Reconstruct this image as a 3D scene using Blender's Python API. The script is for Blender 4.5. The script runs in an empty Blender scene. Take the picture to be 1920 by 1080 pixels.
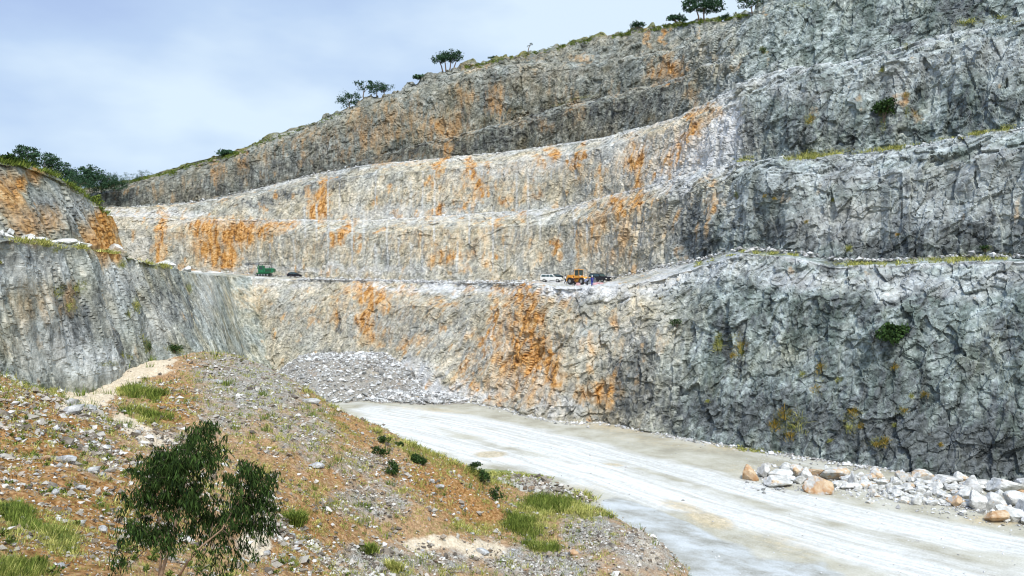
import bpy, bmesh, math, random
import numpy as np
from mathutils import Vector, Matrix, Euler
random.seed(7); RNG = np.random.default_rng(7)
SC = bpy.context.scene; COL = SC.collection
rad = math.radians
# ------------------------------------------------------------------ camera, world, sun, exposure
F, CX, HY = 1500.0, 960.0, 513.0          # focal length in photo pixels, centre column, horizon row
cd = bpy.data.cameras.new('camera'); cam = bpy.data.objects.new('camera', cd); COL.objects.link(cam)
cam.location = (0, 0, 0); cam.rotation_euler = (rad(90), 0, 0)
cd.sensor_width = 36; cd.lens = 36 * F / 1920; cd.shift_y = -(540 - HY) / 1920
cd.clip_start = 0.1; cd.clip_end = 9000
SC.camera = cam
SC.view_settings.view_transform = 'Standard'; SC.view_settings.look = 'None'
SC.view_settings.gamma = 1; SC.view_settings.exposure = 0.31; SC.cycles.filter_width = 1.15
SUN_EL, SUN_AZ = 52, 168      # azimuth: clockwise from +Y
W = bpy.data.worlds.new('World'); SC.world = W; W.use_nodes = True
nt = W.node_tree; nt.nodes.clear()
def N(nt, t, **k):
    n = nt.nodes.new(t)
    for a, v in k.items():
        if a.startswith('i_'):
            n.inputs[int(a[2:])].default_value = v
        else: setattr(n, a, v)
    return n
sky = N(nt, 'ShaderNodeTexSky', sky_type='NISHITA', sun_disc=False)
sky.sun_elevation = rad(SUN_EL); sky.sun_rotation = rad(SUN_AZ); sky.air_density = 1.0; sky.dust_density = 2.0
tc = N(nt, 'ShaderNodeTexCoord'); mp = N(nt, 'ShaderNodeMapping'); mp.inputs['Scale'].default_value = (1, 1, 2.4)
nt.links.new(tc.outputs['Generated'], mp.inputs['Vector'])
n1 = N(nt, 'ShaderNodeTexNoise'); n1.inputs['Scale'].default_value = 3.0; n1.inputs['Detail'].default_value = 5
n1.inputs['Roughness'].default_value = 0.45
nt.links.new(mp.outputs[0], n1.inputs['Vector'])
sep = N(nt, 'ShaderNodeSeparateXYZ'); nt.links.new(tc.outputs['Generated'], sep.inputs[0])
# overcast layer: pale near the horizon, bluer and darker higher up and to the left
mr = N(nt, 'ShaderNodeMapRange'); mr.inputs[1].default_value = 0.13; mr.inputs[2].default_value = 0.42
nt.links.new(sep.outputs['Z'], mr.inputs[0])
mx_ = N(nt, 'ShaderNodeMapRange'); mx_.inputs[1].default_value = 0.25; mx_.inputs[2].default_value = -0.62
nt.links.new(sep.outputs['X'], mx_.inputs[0])
m1 = N(nt, 'ShaderNodeMath', operation='MULTIPLY'); nt.links.new(mr.outputs[0], m1.inputs[0]); nt.links.new(mx_.outputs[0], m1.inputs[1])
nr = N(nt, 'ShaderNodeMapRange'); nr.inputs[1].default_value = 0.3; nr.inputs[2].default_value = 0.7; nr.inputs[3].default_value = -0.42; nr.inputs[4].default_value = 0.42
nt.links.new(n1.outputs[0], nr.inputs[0])
m2 = N(nt, 'ShaderNodeMath', operation='ADD', use_clamp=True); nt.links.new(m1.outputs[0], m2.inputs[0]); nt.links.new(nr.outputs[0], m2.inputs[1])
cr = N(nt, 'ShaderNodeValToRGB'); e = cr.color_ramp.elements
e[0].position = 0; e[0].color = (0.62, 0.74, 0.85, 1); e[1].position = 1; e[1].color = (0.29, 0.39, 0.66, 1)
q = cr.color_ramp.elements.new(0.35); q.color = (0.44, 0.57, 0.77, 1)
nt.links.new(m2.outputs[0], cr.inputs[0])
bg1 = N(nt, 'ShaderNodeBackground'); bg1.inputs[1].default_value = 0.12; nt.links.new(sky.outputs[0], bg1.inputs[0])
bg2 = N(nt, 'ShaderNodeBackground'); bg2.inputs[1].default_value = 1.0; nt.links.new(cr.outputs[0], bg2.inputs[0])
zen = N(nt, 'ShaderNodeMapRange'); zen.inputs[1].default_value = 0.42; zen.inputs[2].default_value = 0.85; zen.inputs[3].default_value = 1.0; zen.inputs[4].default_value = 1.7   # sky brightened overhead, out of view, added as fill light
nt.links.new(sep.outputs['Z'], zen.inputs[0]); nt.links.new(zen.outputs[0], bg2.inputs[1])
mxs = N(nt, 'ShaderNodeMixShader'); mxs.inputs[0].default_value = 0.92
nt.links.new(bg1.outputs[0], mxs.inputs[1]); nt.links.new(bg2.outputs[0], mxs.inputs[2])
wo = N(nt, 'ShaderNodeOutputWorld'); nt.links.new(mxs.outputs[0], wo.inputs[0])
ld = bpy.data.lights.new('sun', 'SUN'); ld.energy = 3.1; ld.angle = rad(7); ld.color = (1.0, 0.96, 0.9)
sun = bpy.data.objects.new('sun', ld); COL.objects.link(sun)
sdir = Vector((math.sin(rad(SUN_AZ)) * math.cos(rad(SUN_EL)), math.cos(rad(SUN_AZ)) * math.cos(rad(SUN_EL)), math.sin(rad(SUN_EL))))
sun.rotation_euler = sdir.to_track_quat('Z', 'Y').to_euler(); sun.location = (0, 0, 120)

# ------------------------------------------------------------------ noise in numpy
def hsh(ix, iy, iz, s):
    h = (ix.astype(np.int64) * 374761393 + iy.astype(np.int64) * 668265263 + iz.astype(np.int64) * 2147483647 + s * 974634777) & 0xFFFFFFFF
    h = (h ^ (h >> 13)) * 1274126177 & 0xFFFFFFFF
    h = (h ^ (h >> 16)) * 2246822519 & 0xFFFFFFFF
    return ((h ^ (h >> 15)) & 0xFFFFFF).astype(np.float32) / np.float32(0xFFFFFF)
def vnoise(p, s=0):
    """smooth value noise, -1..1"""
    i = np.floor(p).astype(np.int64); f = (p - i).astype(np.float32); f = f * f * f * (f * (f * 6 - 15) + 10)
    r = 0
    for dx in (0, 1):
        for dy in (0, 1):
            for dz in (0, 1):
                w = (f[:, 0] if dx else 1 - f[:, 0]) * (f[:, 1] if dy else 1 - f[:, 1]) * (f[:, 2] if dz else 1 - f[:, 2])
                r = r + w * hsh(i[:, 0] + dx, i[:, 1] + dy, i[:, 2] + dz, s)
    return r * 2 - 1
def fbm(p, o=4, s=0, g=0.5):
    a, t, r = 1.0, 0, 0
    for k in range(o):
        r = r + a * vnoise(p * (2.03 ** k), s + k * 17); t += a; a *= g
    return r / t
def facets(p, s=0, tilt=1.0):
    """each Voronoi cell is its own tilted plane: broken rock"""
    i = np.floor(p).astype(np.int64); best = np.full(len(p), 9.0, np.float32); val = np.zeros(len(p), np.float32)
    for dx in (-1, 0, 1):
        for dy in (-1, 0, 1):
            for dz in (-1, 0, 1):
                jx, jy, jz = i[:, 0] + dx, i[:, 1] + dy, i[:, 2] + dz
                h0 = hsh(jx, jy, jz, s); h1 = hsh(jx, jy, jz, s + 1); h2 = hsh(jx, jy, jz, s + 2)
                ax = (p[:, 0] - jx - h0).astype(np.float32); ay = (p[:, 1] - jy - h1).astype(np.float32); az = (p[:, 2] - jz - h2).astype(np.float32)
                d = ax * ax + ay * ay + az * az
                m = d < best
                if not m.any(): continue
                h3 = (h0 * 7.13 + h1 * 3.7) % 1; h4 = (h1 * 9.1 + h2 * 5.3) % 1; h5 = (h2 * 6.7 + h0 * 4.9) % 1; h6 = (h0 * 13.7 + h2 * 3.1) % 1
                v = (h6 * 2 - 1) + tilt * ((h3 * 2 - 1) * ax + (h4 * 2 - 1) * ay + (h5 * 2 - 1) * az)
                val[m] = v[m]; best[m] = d[m]
    return val
def sstep(a, b, x):
    t = np.clip((x - a) / (b - a), 0, 1); return t * t * (3 - 2 * t)
def P(x, y, d):
    x, y, d = np.broadcast_arrays(np.asarray(x, float), np.asarray(y, float), np.asarray(d, float))
    return np.stack([(x - CX) / F * d, d, (HY - y) / F * d], -1)
def PX(p):
    d = np.maximum(p[..., 1], 0.5)
    return p[..., 0] / d * F + CX, HY - p[..., 2] / d * F
# ------------------------------------------------------------------ object helpers
def tag(o, label=None, cat=None, group=None, kind=None):
    if label: o['label'] = label
    if cat: o['category'] = cat
    if group: o['group'] = group
    if kind: o['kind'] = kind
    return o
def link(o, parent=None):
    COL.objects.link(o)
    if parent: o.parent = parent
    return o
def empty(name, loc, rz=0, **k):
    o = bpy.data.objects.new(name, None); o.location = loc; o.rotation_euler = (0, 0, rz); o.empty_display_size = 0.3
    link(o); return tag(o, **k)
def raw_mesh(name, v, f, mats=(), smooth=False, midx=None, attrs=None):
    """v (n,3), f (m,k) with one k"""
    v = np.asarray(v, np.float32); f = np.asarray(f, np.int32); k = f.shape[1]
    me = bpy.data.meshes.new(name); me.vertices.add(len(v)); me.vertices.foreach_set('co', v.ravel())
    me.loops.add(f.size); me.loops.foreach_set('vertex_index', f.ravel()); me.polygons.add(len(f))
    me.polygons.foreach_set('loop_start', np.arange(0, f.size, k, dtype=np.int32))
    me.polygons.foreach_set('loop_total', np.full(len(f), k, np.int32))
    me.polygons.foreach_set('use_smooth', np.full(len(f), smooth, bool))
    for m in mats: me.materials.append(m)
    if midx is not None: me.polygons.foreach_set('material_index', np.asarray(midx, np.int32))
    if attrs is not None:
        for an, arr in attrs.items():
            a = me.color_attributes.new(an, 'FLOAT_COLOR', 'POINT'); a.data.foreach_set('color', np.asarray(arr, np.float32).ravel())
    me.update(calc_edges=True); me.validate()
    return me
def obj(name, me, parent=None, **k):
    o = bpy.data.objects.new(name, me); link(o, parent); return tag(o, **k)
class MB:
    """collects boxes, cylinders and tubes; build() links them as one object"""
    def __init__(s): s.v = []; s.f = []
    def add(s, vs, fs):
        b = len(s.v); s.v += [tuple(v) for v in vs]; s.f += [tuple(i + b for i in f) for f in fs]; return s
    def box(s, c, d, taper=1.0, rz=0, ry=0, tx=None):
        tx = taper if tx is None else tx
        R = Euler((0, ry, rz)).to_matrix(); vs = []
        for z in (-1, 1):
            for x, y in ((-1, -1), (1, -1), (1, 1), (-1, 1)):
                a = tx if z > 0 else 1; b = taper if z > 0 else 1
                vs.append(R @ Vector((x * d[0] / 2 * a, y * d[1] / 2 * b, z * d[2] / 2)) + Vector(c))
        return s.add(vs, [(3, 2, 1, 0), (4, 5, 6, 7), (0, 1, 5, 4), (1, 2, 6, 5), (2, 3, 7, 6), (3, 0, 4, 7)])
    def prism(s, prof, y0, y1):
        """profile of (x,z) points extruded along y"""
        n = len(prof); vs = [(x, y0, z) for x, z in prof] + [(x, y1, z) for x, z in prof]
        return s.add(vs, [tuple(range(n)), tuple(range(2 * n - 1, n - 1, -1))] + [(i, i + n, (i + 1) % n + n, (i + 1) % n) for i in range(n)])
    def tube(s, pts, rs, n=8, cap=True):
        pts = [Vector(p) for p in pts]
        if not hasattr(rs, '__len__'): rs = [rs] * len(pts)
        vs = []; fs = []; u = None
        for i, p in enumerate(pts):
            t = (pts[min(i + 1, len(pts) - 1)] - pts[max(i - 1, 0)]).normalized()
            if u is None:
                u = t.orthogonal().normalized()
            u = (u - t * u.dot(t)).normalized(); w = t.cross(u)
            for k in range(n):
                a = 2 * math.pi * k / n; vs.append(p + (u * math.cos(a) + w * math.sin(a)) * rs[i])
        for i in range(len(pts) - 1):
            for k in range(n):
                a = i * n + k; b = i * n + (k + 1) % n; fs.append((a, b, b + n, a + n))
        if cap: fs += [tuple(range(n - 1, -1, -1)), tuple(range((len(pts) - 1) * n, len(pts) * n))]
        return s.add(vs, fs)
    def cyl(s, a, b, r, n=18): return s.tube([a, b], [r, r], n)
    def mesh(s, name, mat, bevel=0, smooth=False):
        me = bpy.data.meshes.new(name); me.from_pydata(s.v, [], s.f)
        if bevel:
            bm = bmesh.new(); bm.from_mesh(me)
            bmesh.ops.bevel(bm, geom=[e for e in bm.edges if len(e.link_faces) == 2 and e.calc_face_angle(0) > 0.5], offset=bevel, segments=2, affect='EDGES', clamp_overlap=True)
            bm.to_mesh(me); bm.free()
        me.materials.append(mat)
        if smooth:
            for p in me.polygons: p.use_smooth = True
        me.update(); return me
    def build(s, name, mat, parent=None, bevel=0, smooth=False, **k):
        return obj(name, s.mesh(name, mat, bevel, smooth), parent, **k)
# ------------------------------------------------------------------ materials
def new_mat(name, rough=0.9, spec=0.2):
    m = bpy.data.materials.new(name); m.use_nodes = True; nt = m.node_tree
    b = nt.nodes['Principled BSDF']; b.inputs['Roughness'].default_value = rough; b.inputs['Specular IOR Level'].default_value = spec
    return m, nt, b
def simple(name, col, rough=0.6, spec=0.3, metal=0.0, var=0.15, scale=3.0):
    m, nt, b = new_mat(name, rough, spec); b.inputs['Metallic'].default_value = metal
    tc = N(nt, 'ShaderNodeTexCoord'); n = N(nt, 'ShaderNodeTexNoise'); n.inputs['Scale'].default_value = scale; n.inputs['Detail'].default_value = 4
    nt.links.new(tc.outputs['Object'], n.inputs['Vector'])
    c = ramp(nt, n.outputs[0], [(0.3, tuple(x * (1 - var) for x in col)), (0.7, tuple(min(1, x * (1 + var)) for x in col))])
    nt.links.new(c, b.inputs['Base Color']); return m
def ramp(nt, src, stops, interp='LINEAR'):
    r = N(nt, 'ShaderNodeValToRGB'); r.color_ramp.interpolation = interp
    el = r.color_ramp.elements
    while len(el) < len(stops): el.new(0.5)
    for e_, (p_, c_) in zip(el, stops):
        e_.position = p_; e_.color = (*c_, 1) if hasattr(c_, '__len__') else (c_, c_, c_, 1)
    nt.links.new(src, r.inputs[0]); return r.outputs[0]
def tex(nt, vec, kind='ShaderNodeTexNoise', scale=1.0, detail=4, rough=0.55, st=None, **k):
    if st is not None:
        if len(st) > 3:
            m = N(nt, 'ShaderNodeMapping'); m.inputs['Rotation'].default_value = st[3]
            nt.links.new(vec, m.inputs['Vector']); vec = m.outputs[0]
        m = N(nt, 'ShaderNodeMapping'); m.inputs['Scale'].default_value = st[:3]
        nt.links.new(vec, m.inputs['Vector']); vec = m.outputs[0]
    n = N(nt, kind, **k); n.inputs['Scale'].default_value = scale
    if 'Detail' in n.inputs: n.inputs['Detail'].default_value = detail
    if 'Roughness' in n.inputs: n.inputs['Roughness'].default_value = rough
    nt.links.new(vec, n.inputs['Vector']); return n.outputs[0]
def mix(nt, f, a, b, mode='MIX'):
    m = N(nt, 'ShaderNodeMix', data_type='RGBA', blend_type=mode)
    for sck, v in ((m.inputs[0], f), (m.inputs[6], a), (m.inputs[7], b)):
        if hasattr(v, 'links'): nt.links.new(v, sck)
        elif hasattr(v, '__len__'): sck.default_value = (*v, 1)
        else: sck.default_value = v
    return m.outputs[2]
def math_(nt, op, a, b=None, clamp=False):
    m = N(nt, 'ShaderNodeMath', operation=op, use_clamp=clamp)
    for sck, v in ((m.inputs[0], a), (m.inputs[1], b)):
        if v is None: continue
        if hasattr(v, 'links'): nt.links.new(v, sck)
        else: sck.default_value = v
    return m.outputs[0]
def attr(nt, name='mask'):   # four painted-in patterns of the material itself
    a = N(nt, 'ShaderNodeAttribute', attribute_name=name); s = N(nt, 'ShaderNodeSeparateColor')
    nt.links.new(a.outputs['Color'], s.inputs[0]); return s.outputs[0], s.outputs[1], s.outputs[2], a.outputs['Alpha']
def bump(nt, b, h, dist=0.1, strength=1.0):
    n = N(nt, 'ShaderNodeBump'); n.inputs['Distance'].default_value = dist; n.inputs['Strength'].default_value = strength
    nt.links.new(h, n.inputs['Height']); nt.links.new(n.outputs[0], b.inputs['Normal'])
def rock_material(name, mid=(0.35, 0.38, 0.35), light=(0.76, 0.79, 0.76), deep=(0.06, 0.075, 0.065)):
    """limestone face; mask R iron stain, G dark weathering and darker tier feet, B pale dust/calcite and paler tier lips, A plants"""
    m, nt, b = new_mat(name, 0.95, 0.1)
    co = N(nt, 'ShaderNodeTexCoord').outputs['Object']; R, G, B, A = attr(nt)
    nl = tex(nt, co, scale=0.35, detail=7, rough=0.65)
    nf = tex(nt, co, scale=1.5, detail=6, rough=0.72, st=(.7, .9, 1.15, (0, rad(30), 0))); TW, TB, TC, _ = attr(nt, 'tone')
    nv = tex(nt, co, scale=0.95, detail=6, rough=0.65, st=(1, 1, 0.13))          # vertical streaking
    s = math_(nt, 'ADD', math_(nt, 'MULTIPLY', nl, 0.3), math_(nt, 'ADD', math_(nt, 'MULTIPLY', nf, 0.42), math_(nt, 'MULTIPLY', nv, 0.28)))
    c = ramp(nt, s, [(0.38, deep), (0.45, tuple(x * 0.6 for x in mid)), (0.50, mid), (0.56, tuple((x + y) / 2 for x, y in zip(mid, light))), (0.63, light)])
    warm = tex(nt, co, scale=0.11, detail=5, rough=0.6)
    wf = ramp(nt, math_(nt, 'ADD', TW, math_(nt, 'MULTIPLY', math_(nt, 'SUBTRACT', warm, 0.5), 1.5)), [(0.15, 0.0), (0.8, 1.0)])
    c = mix(nt, wf, c, mix(nt, 1.0, c, (1.16, 0.95, 0.70), 'MULTIPLY'))
    bf = math_(nt, 'MULTIPLY', TB, ramp(nt, nv, [(0.38, 0.25), (0.6, 1.0)]))
    c = mix(nt, bf, c, mix(nt, 1.0, c, (0.25, 0.235, 0.175), 'MULTIPLY'))
    nv2 = tex(nt, co, scale=0.28, detail=7, rough=0.65, st=(1, 1, 0.15)); c = mix(nt, math_(nt, 'MULTIPLY', math_(nt, 'ADD', math_(nt, 'MULTIPLY', TC, .6), .4), ramp(nt, nv2, [(.475, 0), (.53, .6), (.60, .95)])), c, mix(nt, 1.0, c, (.36, .40, .38), 'MULTIPLY'))
    c = mix(nt, TC, c, mix(nt, 1.0, c, (0.95, 1.02, 1.03), 'MULTIPLY'))
    # thin dark joints along and across the bedding
    for sc_, st_, wd_ in ((0.55, (1, 1, 2.0, (0, rad(25), 0)), .010), (0.42, (2.2, 2.2, .6, (0, rad(-12), 0)), .010)):
        cn = tex(nt, co, scale=sc_, detail=5, rough=0.6, st=st_); cv = math_(nt, 'ABSOLUTE', math_(nt, 'SUBTRACT', cn, 0.5))
        c = mix(nt, math_(nt, 'MULTIPLY', math_(nt, 'ADD', math_(nt, 'MULTIPLY', TC, .7), .3), ramp(nt, cv, [(0.0, 0.4), (wd_, 0.2), (wd_ * 2.6, 0.0)])), c, mix(nt, 0.8, c, (.05, .045, .04)))
    # pale
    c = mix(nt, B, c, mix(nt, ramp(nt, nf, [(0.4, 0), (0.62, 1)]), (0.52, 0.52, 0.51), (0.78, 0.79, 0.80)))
    # dark weathering and darker tier feet
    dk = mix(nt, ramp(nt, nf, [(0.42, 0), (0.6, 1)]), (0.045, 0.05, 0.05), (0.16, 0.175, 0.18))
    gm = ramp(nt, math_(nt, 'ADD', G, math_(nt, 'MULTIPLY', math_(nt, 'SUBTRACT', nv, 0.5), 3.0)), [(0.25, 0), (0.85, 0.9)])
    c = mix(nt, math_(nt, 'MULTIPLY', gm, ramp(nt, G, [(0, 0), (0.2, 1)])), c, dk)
    # rust
    rm0 = math_(nt, 'MULTIPLY', R, 1.0)
    nfv = math_(nt, 'ADD', math_(nt, 'MULTIPLY', nf, .55), math_(nt, 'MULTIPLY', nv, .45))
    rc = ramp(nt, nfv, [(0.38, (0.08, 0.035, 0.01)), (0.45, (0.30, 0.13, 0.028)), (0.52, (0.56, 0.28, 0.07)), (0.61, (0.70, 0.48, 0.24))])
    nr_ = tex(nt, co, scale=0.7, detail=7, rough=0.72, st=(1, 1, .4))
    rm = ramp(nt, math_(nt, 'ADD', R, math_(nt, 'MULTIPLY', math_(nt, 'SUBTRACT', math_(nt, 'ADD', math_(nt, 'MULTIPLY', nr_, .6), math_(nt, 'MULTIPLY', nv, .4)), 0.5), 2.2)), [(0.2, 0), (0.55, .6), (0.95, .93)])
    rc = mix(nt, ramp(nt, R, [(0.35, 0), (0.95, 1)]), mix(nt, 0.55, c, (0.66, 0.46, 0.24)), rc)
    c = mix(nt, math_(nt, 'MULTIPLY', rm, ramp(nt, R, [(0.02, 0), (0.25, 1)])), c, rc)
    c = mix(nt, math_(nt, 'MULTIPLY', bf, .55), c, mix(nt, 1.0, c, (.42, .36, .30), 'MULTIPLY'))
    # thin plants
    ng = tex(nt, co, scale=3.0, detail=5, rough=0.7)
    gc = ramp(nt, ng, [(0.35, (0.035, 0.06, 0.012)), (0.5, (0.10, 0.13, 0.02)), (0.62, (0.24, 0.21, 0.05))])
    am = ramp(nt, math_(nt, 'ADD', A, math_(nt, 'MULTIPLY', math_(nt, 'SUBTRACT', ng, 0.5), 2.4)), [(0.5, 0), (1.1, .8)])
    c = mix(nt, math_(nt, 'MULTIPLY', am, ramp(nt, A, [(0.02, 0), (0.2, 1)])), c, gc)
    nt.links.new(c, b.inputs['Base Color'])
    bump(nt, b, tex(nt, co, scale=2.2, detail=8, rough=0.75), 0.3, 0.8)
    return m
M_ROCK = rock_material('limestone')
def ground_material():
    """spoil slope: R = orange clay, G = grey gravel, B = pale sandy track, A = plants"""
    m, nt, b = new_mat('spoil', 0.97, 0.05)
    co = N(nt, 'ShaderNodeTexCoord').outputs['Object']; R, G, B, A = attr(nt)
    n1 = tex(nt, co, scale=0.5, detail=8, rough=0.7); n2 = tex(nt, co, scale=4.0, detail=6, rough=0.75); n3 = tex(nt, co, scale=12.0, detail=4, rough=0.7)
    soil = ramp(nt, n2, [(0.34, (0.08, 0.04, 0.016)), (0.46, (0.235, 0.115, 0.038)), (0.55, (0.37, 0.205, 0.085)), (0.68, (0.48, 0.35, 0.21))])
    grav = ramp(nt, n3, [(0.36, (0.08, 0.075, 0.065)), (0.46, (0.22, 0.205, 0.175)), (0.56, (0.37, 0.36, 0.33)), (0.66, (0.58, 0.57, 0.55))])
    sand = ramp(nt, n2, [(0.35, (0.44, 0.36, 0.25)), (0.6, (0.66, 0.57, 0.44))])
    gm = ramp(nt, math_(nt, 'ADD', G, math_(nt, 'MULTIPLY', math_(nt, 'SUBTRACT', n1, 0.5), 2.6)), [(0.2, 0), (0.9, 1)])
    c = mix(nt, gm, mix(nt, R, mix(nt, 0.22, soil, sand), soil), grav)
    c = mix(nt, ramp(nt, math_(nt, 'ADD', B, math_(nt, 'MULTIPLY', math_(nt, 'SUBTRACT', n1, 0.5), 0.7)), [(0.4, 0), (0.6, 1)]), c, sand)
    ng = tex(nt, co, scale=2.2, detail=7, rough=0.75)
    gc = ramp(nt, n3, [(0.35, (0.04, 0.07, 0.012)), (0.5, (0.13, 0.16, 0.035)), (0.65, (0.27, 0.26, 0.09))])
    am = ramp(nt, math_(nt, 'ADD', A, math_(nt, 'MULTIPLY', math_(nt, 'SUBTRACT', ng, 0.5), 2.6)), [(0.45, 0), (1.0, 1)])
    c = mix(nt, math_(nt, 'MULTIPLY', am, 0.7), c, gc)
    nt.links.new(c, b.inputs['Base Color'])
    bump(nt, b, n2, 0.12, 0.8)
    return m
M_SPOIL = ground_material()
# ------------------------------------------------------------------ gridded sheets
SHEETS = []      # (points, px, py) for placing things on the surfaces
def grid_faces(R, C):
    a = (np.arange(R - 1)[:, None] * C + np.arange(C - 1)[None]).ravel()
    return np.stack([a, a + 1, a + C + 1, a + C], -1)
def grid_normals(g):
    du = np.gradient(g, axis=1); dv = np.gradient(g, axis=0); n = np.cross(du, dv)
    return n / (np.linalg.norm(n, axis=-1, keepdims=True) + 1e-9)
def smooth1(a, k):
    if k < 2: return a
    w = np.hanning(k + 2)[1:-1]; w /= w.sum(); p = np.pad(a, (k, k), mode='edge')
    return np.convolve(p, w, 'same')[k:-k]
def line(stations, u, k=9):
    """stations: (u, x, y, d); returns world points at u"""
    s = np.array(stations, float)
    c = P(s[:, 1], s[:, 2], s[:, 3])
    return np.stack([smooth1(np.interp(u, s[:, 0], c[:, i]), k) for i in range(3)], -1)
def blob(px, py, lst):
    """sum of soft ellipses (x, y, rx, ry, strength, angle in degrees)"""
    r = np.zeros(px.shape, np.float32)
    for b in lst:
        x, y, rx, ry, s = b[:5]; a = rad(b[5]) if len(b) > 5 else 0
        dx, dy = px - x, py - y
        ux = (dx * math.cos(a) + dy * math.sin(a)) / rx; uy = (-dx * math.sin(a) + dy * math.cos(a)) / ry
        r = np.maximum(r, s * np.exp(-(ux * ux + uy * uy) ** 1.5 * 0.9))
    return r
def rock_sheet(name, rows, amp, maskfn, zs=1.0, fc=1.0):
    """rows: list of (world line (C,3), rows to the next line, face strength here)"""
    pts, st, tv = [], [], []
    for i, (L, n, a) in enumerate(rows):
        pts.append(L[None]); st.append(np.full((1, len(L)), a)); tv.append([i])
        if i + 1 < len(rows):
            L2, _, a2 = rows[i + 1]; t = (np.arange(1, n) / n)[:, None, None]
            pts.append(L[None] * (1 - t) + L2[None] * t)
            tt = (np.arange(1, n) / n)[:, None]
            tv.append(i + np.arange(1, n) / n)
            # a face keeps its roughness, a bench stays calm
            st.append(np.broadcast_to((1.0 if n > 12 else 0.06) * np.ones_like(tt), (n - 1, len(L))))
    g = np.concatenate(pts); s = np.concatenate(st); Rn, C = g.shape[:2]
    k = 2; sk = np.array([np.convolve(np.pad(c, (k, k), 'edge'), np.ones(2 * k - 1) / (2 * k - 1), 'same')[k:-k] for c in s.T]).T
    n = grid_normals(g); n[..., 2] *= 0.4; tocam = -g.copy(); tocam[..., 2] = 0
    sg = np.sign((n * tocam).sum(-1, keepdims=True)); sg[sg == 0] = 1; n *= sg
    n = n + 0.35 * tocam / (np.linalg.norm(tocam, axis=-1, keepdims=True) + 1e-9)
    n /= np.linalg.norm(n, axis=-1, keepdims=True) + 1e-9
    p = g.reshape(-1, 3); f32 = p.astype(np.float32) * np.array([1, 1, 1 / zs], np.float32)
    # bedding dips down to the left: shear the lookup space
    q = f32.copy(); q[:, 2] = f32[:, 2] - 0.3 * f32[:, 0]
    warp = np.stack([fbm(f32 / 5.0, 3, 90 + i) for i in range(3)], -1) * 1.2
    D = 1.3 * fbm(f32 / 13.0, 3, 3) + (1 - fc) * 1.3 * fbm(f32 / np.array([3.5, 3.5, 6.0]), 4, 15) + fc * 0.27 * facets((q + warp * 1.6) / np.array([5.5, 5.5, 6.5]), 11, 1.6) + 0.9 * fbm(f32 / np.array([4.5, 4.5, 26.0]), 2, 12) + fc * 0.42 * facets((f32 + warp * .4) / np.array([2.2, 2.2, 11.0]), 14, 1.0)
    D += fc * 0.20 * facets((q + warp) / np.array([2.3, 2.3, 1.9]), 23, 1.7)
    D += fc ** .5 * 0.12 * facets((q + warp * .5) / np.array([.95, .95, .75]), 31, 1.8)
    D += 0.22 * fbm(f32 / np.array([1.6, 1.6, 9.0]), 3, 41)
    D *= 1 - .5 * sstep(130, 185, f32[:, 1]) * (1 - .6 * sstep(34, 38, f32[:, 2] * zs))
    D = (D * amp).reshape(Rn, C) * (0.15 + 0.85 * sk)
    g2 = g + n * D[..., None]
    g2[..., 2] += (0.25 * vnoise(f32 / 2.5, 55) + 0.12 * facets(f32 / 1.1, 57)).reshape(Rn, C) * 0.5 * amp * sk
    px, py = PX(g); masks = maskfn(px, py, g, np.repeat(np.concatenate(tv)[:, None], C, 1)); tone = masks[4:]; masks = masks[:4]
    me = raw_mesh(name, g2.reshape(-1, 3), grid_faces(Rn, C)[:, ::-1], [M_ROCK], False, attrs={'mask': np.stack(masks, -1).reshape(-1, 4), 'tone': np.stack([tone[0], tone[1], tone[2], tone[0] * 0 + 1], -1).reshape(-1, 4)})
    o = obj(name, me, kind='structure')
    qx, qy = PX(g2); SHEETS.append((g2.reshape(-1, 3), qx.ravel(), qy.ravel(), name))
    return o
def locate(x, y, only=None, rad_=5.0, far=False):
    """the surface point seen at a photo position"""
    best = None
    for pts, qx, qy, nm in SHEETS:
        if only and nm not in only: continue
        m = (np.abs(qx - x) < rad_) & (np.abs(qy - y) < rad_) & (pts[:, 1] > 3)
        if not m.any(): continue
        c = pts[m]; i = c[:, 1].argmin()
        w = c[np.abs(c[:, 1] - c[i, 1]) < 0.04 * c[i, 1] + 0.5]
        e = w[((np.stack(PX(w), -1) - (x, y)) ** 2).sum(1).argmin()]
        if best is None or e[1] < best[1]: best = e
    if best is None:
        return locate(x, y, only, rad_ * 2) if rad_ < 90 else np.array(P(x, y, 100.0))
    return best
# ------------------------------------------------------------------ the great terraced wall
xs = np.arange(110, 2230, 1.75)
def L(pts, k=9): return line([(a[0],) + tuple(a) for a in pts], xs, k)
T0 = [(110,690,215),(420,690,215),(520,700,200),(620,712,190),(700,720,180),(760,735,172),(830,757,158),(890,757,152),(940,766,146),(990,776,138),(1060,787,132),(1095,792,131.5),(1130,792,132),(1180,803,127.5),(1300,825,118),(1450,848,110),(1600,870,103),(1750,892,97.5),(1920,912,92.2),(2230,960,83)]
A = [(110,518,228),(440,517,224),(540,524,215),(700,527,200),(850,531,185),(960,532,167),(1020,535,152),(1060,540,144),(1130,538,140),(1200,530,137),(1300,502,131),(1400,474,124),(1480,482,120),(1560,500,117),(1650,498,113),(1800,490,107),(1920,489,102),(2230,488,92)]
Ab = [(110,514,248),(440,511,240),(540,520,228),(700,524,212),(850,528,197),(960,528,192),(1020,527.3,188),(1060,526.8,182),(1130,526,172),(1200,512,158),(1300,490,142),(1400,467,131),(1480,474,125),(1560,489,122),(1650,490,118),(1800,482,112),(1920,483,107),(2230,482,96)]
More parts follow.
